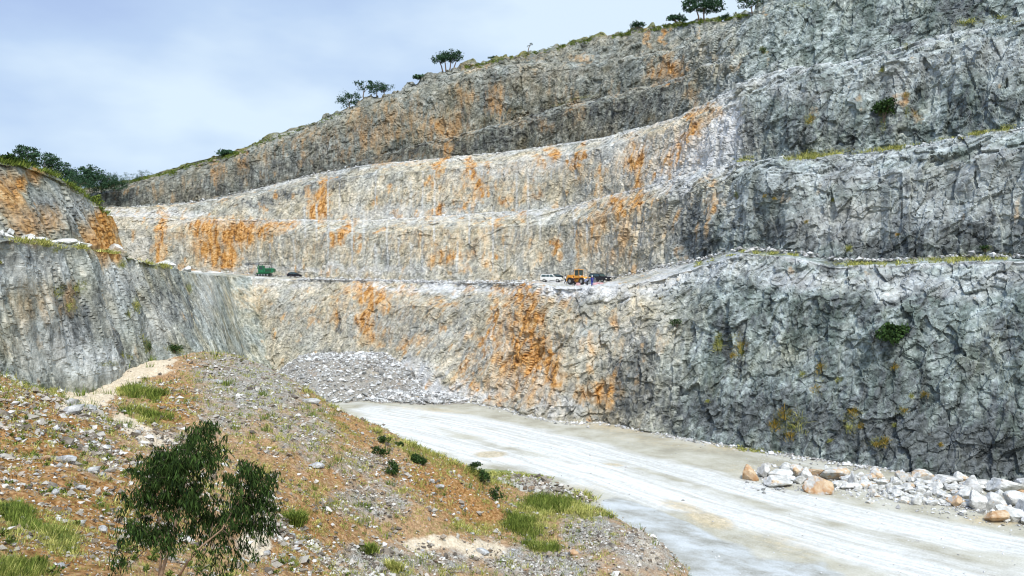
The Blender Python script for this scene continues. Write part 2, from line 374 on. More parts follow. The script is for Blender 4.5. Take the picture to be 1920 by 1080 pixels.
B = [(110,402,262),(230,404,252),(340,412,246),(500,412,238),(700,413,224),(900,400,208),(1050,390,194),(1150,366,178),(1250,338,162),(1320,316,150),(1380,304,143),(1450,300,137),(1530,297,132),(1600,290,128),(1700,275,123),(1800,256,118),(1880,243,114),(1920,236,112),(2230,190,102)]
C_ = [(110,390,272),(250,389,268),(367,380,262),(455,361,257),(550,337,251),(601,325,247),(700,307,241),(800,299,234),(885,291,227),(1000,277,216),(1130,258,200),(1200,241,190),(1270,219,178),(1340,187,164),(1391,156,154),(1462,133,150),(1575,116,146),(1687,87,141),(1762,67,137),(1837,46,133),(1920,26,130),(2230,-40,120)]
D_ = [(110,388,274),(250,386,270),(367,377,264),(455,357,260),(550,333,254),(640,312,249),(734,284,245),(846,257,238),(988,216,228),(1117,184,216),(1208,162,206),(1276,145,197),(1320,122,186),(1391,104,172),(1462,92,166),(1575,72,160),(1687,48,154),(1762,24,150),(1920,-15,144),(2230,-90,134)]
E = [(110,372,280),(190,360,278),(250,343,276),(300,330,274),(380,305,270),(440,291,268),(465,280,267),(520,255,264),(600,226,260),(640,212,257),(700,190,254),(780,160,250),(850,140,246),(900,129,243),(1005,119,236),(1083,116,230),(1151,109,225),(1259,95,215),(1320,80,207),(1365,57,198),(1425,30,190),(1500,4,182),(1600,-30,176),(1920,-110,160),(2230,-190,150)]
Fr = [(110,360,284),(190,348,282),(250,337,280),(300,322,278),(380,297,274),(440,283,272),(460,276,270),(520,247,268),(580,231,266),(640,207,265),(680,188,264),(740,168,262),(800,143,260),(850,127,258),(900,114,256),(930,107,254),(1000,94,250),(1060,82,246),(1100,68,243),(1150,61,240),(1200,53,237),(1260,44,232),(1330,36,224),(1370,30,218),(1400,18,210),(1440,2,200),(1500,-30,192),(1600,-60,186),(1920,-140,172),(2230,-215,160)]
def back(l, w, dz=0.0, taper=None):
    g = l.copy(); h = g.copy(); h[:, 2] = 0; h /= np.linalg.norm(h, axis=1)[:, None]
    wv = w if taper is None else w * taper
    g += h * np.reshape(wv, (-1, 1)); g[:, 2] += dz; return g
a_, ab_, b_, c_, d_, e_, f_ = L(A, 15), L(Ab, 15), L(B), L(C_), L(D_), L(E, 5), L(Fr, 3)
t0_ = L(T0, 25)
wob = lambda s, sc: 1 + 0.0 * xs
mB = 0.5 * (c_[:, 1] - b_[:, 1]).clip(0.6, 10); mC = 0.5 * (d_[:, 1] - c_[:, 1]).clip(0.2, 10); mD = 0.45 * (e_[:, 1] - d_[:, 1]).clip(0.4, 10); mE = 0.6 * (f_[:, 1] - e_[:, 1]).clip(0.3, 10)
f_[:, 2] += 0.8 * vnoise(np.stack([xs / 17, xs * 0, xs * 0], -1), 5) * (xs > 480) + 0.6 * vnoise(np.stack([xs / 6, xs * 0, xs * 0], -1), 6) * (xs > 600)
RUST = [(975,650,80,120,.75,8),(1035,700,40,60,.7),(900,700,60,60,.45),(850,455,200,45,.42),(900,345,240,36,.42,-8),(1260,275,90,60,.45,-20),(700,580,170,50,.42),(430,450,110,46,.5),(1160,420,100,70,.45),(600,470,120,30,.35),(1100,320,120,40,.4),(470,560,60,30,.4),(500,300,10,40,.7),(530,270,8,30,.6),(570,250,12,36,.6),(665,235,20,50,.7),(720,225,16,50,.75),(780,210,18,50,.7),(1150,170,14,26,.6),(990,130,20,8,.7),(1030,150,12,20,.5),(760,690,20,8,.5),(850,765,30,10,.4),(605,372,20,42,1.25),(590,395,16,18,1.2),(390,430,40,22,1.1),(440,440,55,30,1.2,-10),(400,465,45,38,1.15,20),(425,480,24,30,1.2),(500,430,60,18,0.95),(540,425,30,14,.9),(640,432,34,14,1.0,-30),(625,450,18,16,1.0),
 (305,435,13,50,0.95),(300,470,12,40,0.9),(335,440,26,18,.6),(850,480,60,16,0.8,-15),(835,470,22,16,.9),(1040,458,11,14,1.1),(980,405,12,10,.9),(930,420,22,10,.8),(800,440,40,18,.5),(870,500,16,18,.7),
 (820,320,12,40,1.0,25),(815,395,14,20,1.0,30),(882,320,10,30,1.0),(890,360,9,42,1.0,25),(905,365,10,30,.85,30),(1035,290,14,22,1.05),(1085,300,12,34,1.1,15),(1125,340,13,45,.85,10),(1190,300,22,45,0.95,8),(1200,330,14,36,.95),(1285,265,14,60,1.0,18),(1300,230,16,32,1.0,20),(1330,215,30,22,.8,-40),(1255,300,10,40,.8,20),(950,375,22,12,.9),(1000,360,26,20,.75),(1010,300,12,18,.9),(870,395,14,9,.8),
 (1155,385,18,28,1.0,10),(1190,375,16,30,.9),(1130,400,30,36,.7),(1110,440,20,60,.75,5),(1170,450,26,50,.6,15),(1225,375,12,14,.7),(1085,470,8,50,.85),(1140,485,18,30,.6),(1330,385,16,50,.75,8),
 (690,560,26,40,1.05),(680,600,18,30,.95),(660,545,40,14,.7),(715,560,14,14,1),(455,545,18,30,1.0),(430,605,12,10,.9),(720,565,20,30,.9),(760,545,30,16,.7),(830,570,30,12,.8),(700,630,40,24,.7),(780,645,40,16,.65),(630,590,14,30,.8),(880,545,14,16,.8),(930,545,20,20,.9),(985,545,36,13,1.25),(985,560,50,14,.9),
 (990,600,40,50,1.15,5),(985,660,42,60,1.2,8),(1000,640,34,50,1.1),(925,600,14,40,1.0,15),(905,650,10,50,.85,20),(870,690,10,36,.9,25),(940,700,60,60,.55),(1045,700,26,32,1.2,0),(1030,690,20,40,1.15),(890,720,12,24,1.0),(945,745,22,16,.75),(1000,740,26,26,.7),(1020,655,12,34,.9),(860,730,18,16,.6),(1130,735,34,26,.9),(1110,650,22,30,.6),(1060,560,26,14,.7),(1075,600,30,20,.5),
 (690,255,46,40,.85),(750,230,60,46,.8),(830,240,60,40,.9),(840,280,18,24,1.1),(930,190,24,40,1.05),(930,170,16,14,1.1),(870,180,30,30,.8),(1075,200,24,34,.7),(1020,235,20,20,.75),(1250,130,42,26,1.25,-10),(1300,180,14,26,.8),(960,225,60,14,.55),(720,300,30,16,.6),(650,280,60,26,.55),(560,270,22,30,.7),(455,300,11,34,1.0),(415,330,16,28,.9),(400,320,9,30,1.0),(500,285,26,34,.5),(600,250,60,20,.6),(780,300,40,14,.5),(1215,70,7,30,1.1),(1245,70,6,30,1.1),(1090,110,30,10,.8),(980,105,60,8,.6),(1060,170,40,20,.5),(1310,60,8,20,.8),(890,128,40,8,.8),(350,350,10,20,.6),(295,350,12,24,.5),
 (1380,120,10,28,.7),(1345,115,12,22,.6),(1440,110,8,22,.6),(1480,60,16,10,.5),(1430,30,10,8,.7),(1685,180,20,16,.7),(1710,215,10,14,.7),(1680,440,5,5,1)]
DARK = [(1290,420,50,70,.75),(1310,455,40,40,.9),(1255,400,24,40,.5),(1500,790,420,60,.85,6),(1750,830,400,60,1.0,8),(1345,640,12,50,1.1),(1385,655,12,60,1.1),(1180,700,50,50,.8),(1210,760,70,40,.7),(1680,630,50,30,.9),(1420,600,60,30,.6),(1600,580,100,30,.6),(1700,560,50,16,.8),(1880,640,60,60,.6),(1560,500,16,20,.8),(1690,430,24,30,.8),(1830,450,50,26,1.0),(1290,440,26,50,.5),
 (1250,135,34,26,.7),(870,210,14,30,.8),(920,185,22,36,.8),(1110,205,16,20,.8),(1500,250,40,50,.7),(1545,230,50,40,.6),(1400,250,34,44,.7),(1650,210,24,40,1.0),(1680,190,40,30,.6),(1690,60,20,30,1.),(1800,20,60,30,.8),(1150,430,12,60,.3),(700,300,200,16,.5,-14),(1000,235,150,24,.55,-16),(1180,205,120,28,.55,-18),(930,265,120,16,.55,-12),(480,330,200,30,.5,-16),(620,275,150,40,.5,-20),(560,360,160,12,.7,-14),(420,350,90,30,.5,-10),(250,370,60,20,.5),
 (1210,700,30,90,.6),(1530,700,60,80,.5),(1250,560,8,40,.5),(1300,600,30,60,.4),(1640,760,100,50,.6),(1440,720,60,70,.5),(1120,740,40,24,.6),(760,610,90,50,.35),(840,600,60,60,.3),(560,590,80,40,.3),(1100,575,40,30,.4),(460,300,8,30,.8),(640,610,9,24,.8)]
PALE = [(1320,280,90,60,.75,-20),(1260,330,60,40,.6),(1360,240,30,70,.8,8),(1180,290,70,60,.4),(1000,310,200,24,.45,-8),(750,400,150,20,.45),(820,540,160,8,.8),(1050,545,120,14,.9,3),(600,505,300,10,.5),(760,700,70,30,.8),(820,730,90,24,.85,10),(900,740,60,20,.7),(700,692,50,10,.8),(1100,540,100,12,.9),(1250,520,60,20,.6,-20),(1350,500,100,20,.5,-10),(1500,520,120,24,.5),(1700,530,160,26,.45),(1750,400,200,50,.35),(1600,330,200,30,.4),(1480,340,80,40,.3),(1850,340,140,50,.3),(1480,170,80,26,.35),(1700,130,160,40,.3,-12),(1850,100,120,40,.3),(1050,760,60,20,.6),(1000,720,120,40,.35),(1200,620,80,50,.25),(1000,140,120,10,.4,-6),(1370,380,60,40,.3),(1500,430,100,30,.25),(260,480,30,60,.4),(430,640,50,50,.4,40),(400,600,20,60,.5,-15),(1570,420,110,50,.45),(280,400,150,8,.6,2),(1450,150,60,20,.4,-14),(1840,300,120,20,.4,-14)]
GREEN = [(1475,790,30,36,.75,20),(1600,790,26,30,.7),(1650,828,30,14,.75),(1535,700,16,50,.6),(1690,770,14,14,.7),(1380,650,26,40,.6),(1395,297,14,5,.9),(1550,285,90,8,.75,-4),(1520,288,20,12,.9),(1650,275,60,7,.7,-10),(1760,260,50,6,.7,-10),(1880,240,45,7,.9,-14),(1430,473,60,6,.9,4),(1640,493,60,5,.95,-3),(1830,482,90,8,1.0,-2),(1560,492,30,6,.6),(1350,478,40,6,.7,-25),(1310,492,14,7,.9),(1655,205,14,18,1.1),(1655,225,10,30,.8),(1520,228,10,16,.9),(1432,94,9,8,1.1),(1380,365,5,8,1),
 (1345,640,8,26,1.0),(1385,655,10,20,1.0),(1680,625,10,8,1.0),(1820,40,40,8,.7,-10),(1900,38,30,5,.8,-12),(1700,85,20,6,.7),(1500,12,30,6,.7),(1480,18,24,6,.6),(1700,205,8,16,.8),(1590,465,7,10,1.),(1850,465,14,8,1),(1075,188,60,4,.7,-15),(930,215,100,4,.5,-15)]
def far_masks(px, py, g, D):
    f32 = g.reshape(-1, 3).astype(np.float32); sh = px.shape
    wp = fbm(f32 / 3.2, 3, 61).reshape(sh); wq = fbm(f32 / 3.2, 3, 71).reshape(sh); sc = 500 / np.maximum(g[..., 1], 60)
    wr = fbm(f32 / 1.1, 2, 75).reshape(sh) * 3.0 * sc; qx, qy = px + wp * 5.5 * sc + wr, py + wq * 7.0 * sc + wr
    R = blob(qx, qy, RUST); G = blob(qx, qy, DARK); B = blob(qx, qy, PALE); A_ = blob(px, py, GREEN)
    # scattered small stains over the left and centre, fading out right of the corner
    speck = fbm(f32 / np.array([2.2, 2.2, 4.0]), 4, 81).reshape(sh)
    zone = 1 - sstep(1180, 1420, px + 0.25 * (py - 500))
    R = np.maximum(R, sstep(0.1, 0.55, speck) * 0.75 * zone * (1 - 0.5 * sstep(0, 1, (py < 300))))
    R = np.maximum(R, sstep(0.45, 0.75, speck) * 0.45 * (1 - zone))
    # drill-hole calcite streaks, vertical, on the second and third lifts
    arc = px / 22.0 + 0.05 * wp; stv = np.abs(arc - np.round(arc)) * 22.0
    on = hsh(np.round(arc).astype(np.int64), np.round(py / 60 + 0.3 * wq).astype(np.int64), np.zeros(sh, np.int64), 5)
    streak = (1 - sstep(0.8, 3.0, stv)) * sstep(0.35, 0.7, on) * sstep(440, 520, px) * (1 - sstep(1080, 1180, px)) * (((py > 318) & (py < 510)) * 1.0 + ((py > 528) & (py < 660)) * 0.5)
    B = np.maximum(B, streak * 0.5); R = R * (1 - 0.7 * streak)
    # benches collect pale dust
    B = np.maximum(B, 0.35 * zone * (py > 290) * (0.5 + 0.5 * wq)); 
    # turf along the skyline
    top = np.interp(px, [p[0] for p in Fr], [p[1] for p in Fr])
    A_ = np.maximum(A_, (1 - sstep(3, 11, py - top + 5 * wp)) * 0.9 * (0.55 + 0.6 * (wq > -0.15)) * np.interp(px, [300, 480, 640, 700, 850, 900, 1400, 1450], [1, .8, .5, .25, .25, .9, .9, .2]))
    wf_ = 0.5 + 0.5 * wp; T = D
    lipm = sum(np.clip(1 - np.abs(T - k - .75) / .5, 0, 1) for k in (2, 5, 8, 11, 14)); B = np.maximum(B, lipm * (.35 + .5 * wq) * (px > 250) * (T < 12))  # paler band towards each tier crest
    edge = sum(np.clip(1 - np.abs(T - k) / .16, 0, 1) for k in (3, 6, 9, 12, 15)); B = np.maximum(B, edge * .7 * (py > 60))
    B = B * (1 - .8 * sstep(9.2, 9.8, T) * (1 - sstep(1200, 1460, px)))
    R = R * (1 - .33 * sstep(9.2, 9.8, T)) * np.clip(.9 + .7 * fbm(f32 / np.array([.9, .9, 3.5]), 3, 83).reshape(sh), .3, 1.3)
    warm_ = zone * (.55 + .35 * wp) * (1 - .7 * sstep(8.5, 9.5, T)); brown = sstep(9.2, 9.8, T) * (1 - sstep(1200, 1460, px)) * (.9 + .6 * wq) * (1 - .45 * lipm) * (1 - .4 * sstep(13, 13.5, T))
    brown = np.maximum(brown, sstep(9.3, 10, T) * (1 - sstep(420, 520, px)) * .6) 
    low = sum((1 - sstep(k + .2, k + 1.1, T)) * (T >= k) for k in (1, 4, 7)) * sstep(1250, 1450, px); G = np.maximum(G, low * (.50 + .6 * wp)); G = np.maximum(G, (.22 + .5 * wq) * (1 - zone))  # right of the corner, tiers get darker towards their foot
    return R, np.clip(G, 0, 1), B, A_, np.clip(warm_ + .12, 0, 1), np.clip(brown, 0, 1), np.clip(1 - zone + .3 * wq, 0, 1)
mid_ = lambda t, c, k=.34: np.stack([t[:, 0] + k * (c[:, 0] - t[:, 0]), t[:, 1] + k * (c[:, 1] - t[:, 1]), t[:, 2] + .76 * (c[:, 2] - t[:, 2])], -1)
ex1 = back(f_, 14, 0.6); ex2 = back(f_, 60, -4); ex3 = back(f_, 500, -60)
low_ = t0_.copy(); low_[:, 2] -= 3; low_[:, 1] -= 1
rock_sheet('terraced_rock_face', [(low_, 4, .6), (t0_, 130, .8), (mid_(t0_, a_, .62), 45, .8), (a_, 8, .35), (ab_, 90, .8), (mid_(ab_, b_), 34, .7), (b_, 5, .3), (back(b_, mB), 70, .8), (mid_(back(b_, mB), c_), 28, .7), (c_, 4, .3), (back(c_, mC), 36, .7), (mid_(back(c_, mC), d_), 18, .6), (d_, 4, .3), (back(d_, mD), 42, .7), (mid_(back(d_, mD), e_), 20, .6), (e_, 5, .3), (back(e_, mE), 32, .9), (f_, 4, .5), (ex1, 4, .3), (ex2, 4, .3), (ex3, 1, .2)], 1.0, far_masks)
# ------------------------------------------------------------------ left walls
def stline(sts, C, k=9):
    s = np.array(sts, float); c = P(s[:, 0], s[:, 1], s[:, 2])
    R0 = P(*np.array(REFST[len(sts)], float).T); cl = np.r_[0, np.cumsum(np.linalg.norm(np.diff(R0, axis=0), axis=1))]; u = np.interp(np.linspace(0, cl[-1], C), cl, np.arange(len(s)))
    return np.stack([smooth1(np.interp(u, np.arange(len(s)), c[:, i]), k) for i in range(3)], -1)
LRUST = [(975,650,80,120,.75,8),(1035,700,40,60,.7),(900,700,60,60,.45),(850,455,200,45,.42),(900,345,240,36,.42,-8),(1260,275,90,60,.45,-20),(700,580,170,50,.42),(430,450,110,46,.5),(1160,420,100,70,.45),(600,470,120,30,.35),(1100,320,120,40,.4),(470,560,60,30,.4),(500,300,10,40,.7),(530,270,8,30,.6),(570,250,12,36,.6),(665,235,20,50,.7),(720,225,16,50,.75),(780,210,18,50,.7),(1150,170,14,26,.6),(990,130,20,8,.7),(1030,150,12,20,.5),(760,690,20,8,.5),(850,765,30,10,.4),(120,560,20,50,.6,15),(60,570,40,50,.5),(100,420,30,30,.7),(30,370,30,50,.85),(50,420,40,40,.8),(75,320,16,30,.9),(48,345,14,16,1.0),(200,440,22,60,1.15,0),(190,400,14,30,1.2),(220,470,12,30,1.0),(300,450,60,80,.3),(190,440,40,50,.9),(10,360,30,30,.9),(20,640,40,30,.3)]
LDARK = [(115,580,30,60,.9,20),(150,600,26,60,.8,20),(60,480,60,20,.4),(220,640,16,50,.8,-15),(255,560,30,60,.5,-15),(320,560,30,70,.5,-10),(90,400,30,40,.7),(140,420,16,40,.6),(40,440,60,30,.5),(10,330,20,20,.6),(350,590,14,60,.6)]
LPALE = [(170,680,70,40,.5),(120,640,40,50,.6,20),(100,650,60,60,.35),(200,590,40,60,.3),(110,400,60,40,.3),(150,390,30,30,.35),(30,520,50,30,.3),(240,500,60,20,.3),(385,560,20,60,.3),(60,500,60,40,.45),(230,520,50,40,.4),(300,600,40,50,.35)]
LGREEN = [(1475,790,30,36,.75,20),(1600,790,26,30,.7),(1650,828,30,14,.75),(1535,700,16,50,.6),(1690,770,14,14,.7),(1380,650,26,40,.6),(80,458,50,5,1.0,8),(170,468,50,4,.9,6),(290,498,40,6,.9,10),(100,468,14,8,1),(230,495,9,12,1.),(245,485,8,7,1.),(108,545,10,16,.9),(145,540,9,16,.9),(130,570,10,26,.8),(255,570,8,22,.9),(243,588,6,10,1),(282,650,10,20,1.2),(325,655,18,10,1.1,20),(265,625,6,20,.6),(355,540,7,12,1),(230,664,10,8,1),(248,666,8,8,1),(190,682,30,8,.8),(5,485,8,10,1.),
 (20,298,30,8,1.1),(50,304,12,6,1.1),(70,308,10,6,1.1),(0,330,6,16,.8),(125,332,14,6,.9),(150,348,16,5,.9,30),(180,372,10,9,1.1),(205,402,6,6,1.),(165,360,20,6,.9,35),(150,355,12,12,.6)]
def left_masks(px, py, g, D):
    f32 = g.reshape(-1, 3).astype(np.float32); sh = px.shape
    wp = fbm(f32 / 2.5, 3, 61).reshape(sh); wq = fbm(f32 / 2.5, 3, 71).reshape(sh); sc = 300 / np.maximum(g[..., 1], 40)
    qx, qy = px + wp * 3.5 * sc, py + wq * 3.5 * sc
    R = blob(qx, qy, LRUST); G = blob(qx, qy, LDARK); B = blob(qx, qy, LPALE); A_ = blob(px, py, LGREEN)
    speck = fbm(f32 / np.array([1.6, 1.6, 3.0]), 4, 81).reshape(sh)
    R = np.maximum(R, sstep(0.3, 0.75, speck) * 0.6)
    top = np.interp(px, [-200, 0, 60, 110, 140, 172, 205], [262, 300, 308, 335, 352, 378, 404])
    A_ = np.maximum(A_, (py < top + 5) * 0.7 * (px < 215))
    return R, G, B, A_, np.clip(.35 + .4 * wp, 0, 1), np.clip(.2 + .4 * wq, 0, 1) * (py < 450), np.clip(.15 + .5 * wp, 0, 1)
lowtoe = [(-260,760,42),(-150,748,48),(0,722,58),(80,722,66),(170,705,75),(250,685,86),(310,674,98),(370,668,112),(410,672,130),(440,690,165),(470,698,195),(540,702,206)]
lowcr = [(-260,408,44),(-150,425,50),(0,446,63),(80,455,72),(150,465,82),(215,475,92),(280,492,106),(333,507,132),(362,513,160),(395,516,190),(430,518,214),(500,521,226)]
lowbk = [(-260,408,60),(-150,425,66),(0,446,82),(80,452,95),(150,462,110),(215,478,140),(280,498,185),(333,508,225),(362,510,234),(395,511,238),(430,512,240),(500,514,238)]
REFST = {len(lowcr): lowcr}
C1 = 640
lt, lc, lb = stline(lowtoe, C1, 25), stline(lowcr, C1, 15), stline(lowbk, C1, 25)
lt2 = lt.copy(); lt2[:, 2] -= 6
rock_sheet('left_rock_face', [(lt2, 26, .8), (lt, 150, .8), (lc, 10, .4), (lb, 1, .3)], 0.78, left_masks, 1.6, .32)
uptoe = [(-260,395,58),(-150,415,62),(0,440,72),(60,446,78),(130,454,87),(185,462,98),(214,468,110),(234,480,128),(234,492,165),(150,500,240)]
upcr = [(-260,235,66),(-150,265,70),(0,303,80),(60,311,86),(115,336,94),(150,357,102),(178,383,112),(203,405,124),(205,404,168),(140,404,240)]
REFST[len(upcr)] = upcr
C2 = 420
ut, uc = stline(uptoe, C2, 15), stline(upcr, C2, 11); ut2 = ut.copy(); ut2[:, 2] -= 2
uh = [(-260,240,150),(-150,275,150),(0,318,150),(60,330,160),(115,350,170),(150,368,180),(178,400,190),(203,418,200),(205,418,240),(140,412,280)]
uh2 = [(-260,300,260),(-150,322,262),(0,330,262),(60,338,264),(115,345,266),(150,356,270),(178,400,276),(203,420,280),(205,420,285),(140,380,300)]
uh3 = [(a, 380, 520) for a in np.linspace(-260, 200, 10)]
rock_sheet('upper_left_rock_face', [(ut2, 3, .5), (ut, 105, .8), (uc, 6, .4), (back(uc, 6, -0.3), 5, .3), (stline(uh, C2, 25), 6, .3), (stline(uh2, C2, 25), 4, .2), (stline(uh3, C2, 25), 1, .2)], 0.7, left_masks, 2.0, .5)
# ------------------------------------------------------------------ pit floor
ZF = -24.5
def fl(x, y): return P(x, y, -ZF * F / (np.asarray(y, float) - HY))
def seg_dist(p, line_):
    best = np.full(len(p), 1e9); 
    for a, b in zip(line_[:-1], line_[1:]):
        ab = b - a; t = np.clip(((p - a) @ ab) / (ab @ ab), 0, 1); best = np.minimum(best, np.linalg.norm(p - a - t[:, None] * ab, axis=1))
    return best
az = np.linspace(-0.55, 0.92, 620); dd = np.concatenate([np.geomspace(30, 215, 330), [260, 300]])
g = np.stack([dd[:, None] * az[None], np.broadcast_to(dd[:, None], (len(dd), len(az))), np.full((len(dd), len(az)), ZF)], -1)
fp = g.reshape(-1, 3); px, py = PX(fp); f32 = fp.astype(np.float32)
tr = [[(700,772),(860,800),(1050,848),(1250,912),(1450,975),(1700,1040),(2000,1110)], [(680,790),(820,830),(980,862),(1180,900),(1400,965),(1600,1030),(1800,1085)], [(760,768),(950,800),(1150,850),(1350,905),(1600,965),(1950,1035)], [(690,768),(900,850),(1050,880),(1200,922),(1350,960)]]
trk = np.full(len(fp), 1e9)
for t in tr:
    w = fl(*np.array(t).T)[:, :2]; trk = np.minimum(trk, seg_dist(fp[:, :2], w))
def flow(p, ln):
    best = np.full(len(p), 1e9); al = np.zeros(len(p)); acr = np.zeros(len(p)); s0 = 0
    for a, b in zip(ln[:-1], ln[1:]):
        ab = b - a; Ln = np.linalg.norm(ab); t = np.clip(((p - a) @ ab) / Ln ** 2, 0, 1); dv = p - a - t[:, None] * ab; dn = np.linalg.norm(dv, axis=1)
        m = dn < best; best[m] = dn[m]; al[m] = s0 + t[m] * Ln; acr[m] = (np.sign(ab[0] * dv[:, 1] - ab[1] * dv[:, 0]) * dn)[m]; s0 += Ln
    return al, acr
ctl = fl(*np.array([(640,765),(700,775),(860,803),(1050,850),(1250,912),(1450,975),(1700,1040),(2000,1110)], float).T)[:, :2]
tt_ = np.linspace(0, 7, 60); ctl = np.stack([smooth1(np.interp(tt_, range(8), ctl[:, i]), 9) for i in (0, 1)], -1)
al, acr = flow(fp[:, :2], ctl)
wet = blob(px, py, [(1330,1060,190,60,1.0,20),(1240,985,130,26,1.0,20),(1400,1090,180,50,1.0),(1180,950,60,10,.9,12)])
wet = wet + 0.25 * fbm(f32 / 3.0, 4, 9)
sandy = blob(px, py, [(920,852,36,7,1.1),(1150,871,26,4,.8,6),(1250,830,200,16,.5,8),(1150,800,120,12,.7,6),(1430,880,120,16,.5),(1330,975,60,18,.9,15),(1280,950,60,12,.8,12),(1480,1020,120,30,.5,15),(1100,915,100,16,.5),(1870,975,90,14,.8),(800,768,120,6,.6,4),(1380,838,80,10,.8,4)])
green = blob(px, py, [(960,893,80,12,1.1,6),(1430,845,60,5,.8,4),(1380,838,60,4,.6,3),(1080,930,50,12,.7)])
tk = (1 - sstep(1.0, 5.5, trk + 1.6 * fbm(f32 / np.array([8, 3, 5]), 3, 13)))
fp[:, 2] += 0.10 * fbm(f32 / 6.0, 3, 2) + 0.035 * fbm(f32 / 0.9, 3, 4) * (1 - np.clip(wet, 0, 1)) 
fp[:, 2] += 0.30 * np.clip(blob(px, py, [(1320,970,70,10,1,14),(1260,948,60,5,1,12),(1420,1005,70,6,.7,16)]), 0, 1) * (0.5 + 0.5 * vnoise(f32 / 0.8, 33))
def floor_material():
    m, nt, b = new_mat('pit_floor', 0.9, 0.2)
    co = N(nt, 'ShaderNodeTexCoord').outputs['Object']; R, G, B, A = attr(nt)
    n1 = tex(nt, co, scale=0.22, detail=8, rough=0.65); n2 = tex(nt, co, scale=1.5, detail=7, rough=0.7)
    # wheel ruts: long streaks along the haul direction
    fa = N(nt, 'ShaderNodeAttribute', attribute_name='flow').outputs['Vector']
    wv_ = N(nt, 'ShaderNodeVectorMath', operation='ADD'); wn_ = N(nt, 'ShaderNodeTexNoise'); wn_.inputs['Scale'].default_value = .12; nt.links.new(co, wn_.inputs['Vector'])
    ws_ = N(nt, 'ShaderNodeVectorMath', operation='SCALE'); ws_.inputs['Scale'].default_value = 1.6; nt.links.new(wn_.outputs['Color'], ws_.inputs[0]); nt.links.new(fa, wv_.inputs[0]); nt.links.new(ws_.outputs[0], wv_.inputs[1]); fw = wv_.outputs[0]
    ns = mix(nt, .35, tex(nt, fw, scale=1.0, detail=5, rough=0.6, st=(.012, 1.5, 1)), n2); ns2 = tex(nt, fw, scale=1.0, detail=4, rough=0.6, st=(.010, .22, 1))
    base = ramp(nt, n1, [(0.36, (0.31, 0.29, 0.22)), (0.5, (0.40, 0.38, 0.30)), (0.64, (0.48, 0.465, 0.39))])
    pale = ramp(nt, ns, [(0.38, (0.45, 0.44, 0.40)), (0.46, (0.52, 0.52, 0.485)), (0.52, (0.59, 0.595, 0.57)), (0.60, (0.70, 0.705, 0.69))])
    c = mix(nt, ramp(nt, math_(nt, 'ADD', R, math_(nt, 'MULTIPLY', math_(nt, 'SUBTRACT', ns2, 0.5), 2.6)), [(0.15, 0), (1.0, 1)]), base, pale)
    c = mix(nt, ramp(nt, math_(nt, 'ADD', G, math_(nt, 'MULTIPLY', math_(nt, 'SUBTRACT', n2, 0.5), 0.9)), [(0.4, 0), (0.8, 0.75)]), c, ramp(nt, n2, [(0.35, (0.30, 0.24, 0.13)), (0.6, (0.55, 0.45, 0.28))]))
    wetc = ramp(nt, tex(nt, co, scale=0.4, detail=8, rough=0.68, st=(0.6, 1, 1, (0, 0, 0.6))), [(0.36, (0.27, 0.27, 0.235)), (0.46, (0.36, 0.365, 0.34)), (0.54, (0.43, 0.45, 0.44)), (0.64, (0.50, 0.525, 0.53))])
    wm = ramp(nt, B, [(0.42, 0), (0.55, 1)])
    c = mix(nt, wm, c, wetc)
    c = mix(nt, ramp(nt, math_(nt, 'ADD', A, math_(nt, 'MULTIPLY', math_(nt, 'SUBTRACT', n2, 0.5), 1.2)), [(0.45, 0), (0.65, .9)]), c, (0.16, 0.19, 0.04))
    ng_ = tex(nt, co, scale=6.0, detail=6, rough=.8); c = mix(nt, ramp(nt, ng_, [(.36, .55), (.47, 0)]), c, mix(nt, 1.0, c, (.62, .60, .55), 'MULTIPLY')); c = mix(nt, ramp(nt, ng_, [(.56, 0), (.68, .5)]), c, (.70, .69, .66))
    nt.links.new(c, b.inputs['Base Color'])
    rr = N(nt, 'ShaderNodeMapRange'); rr.inputs[3].default_value = 0.92; rr.inputs[4].default_value = 0.75; nt.links.new(wm, rr.inputs[0]); nt.links.new(rr.outputs[0], b.inputs['Roughness'])
    bump(nt, b, mix(nt, 0.5, ns2, tex(nt, co, scale=5.0, detail=6, rough=.75)), 0.12, 0.9)
    return m
me = raw_mesh('pit_floor', fp, grid_faces(*g.shape[:2]), [floor_material()], True, attrs={'mask': np.stack([tk, sandy, np.clip(wet, 0, 1), green], -1), 'flow': np.stack([al, acr, al * 0, al * 0 + 1], -1)})
obj('pit_floor', me, kind='structure'); qx, qy = PX(fp); SHEETS.append((fp, qx, qy, 'pit_floor'))
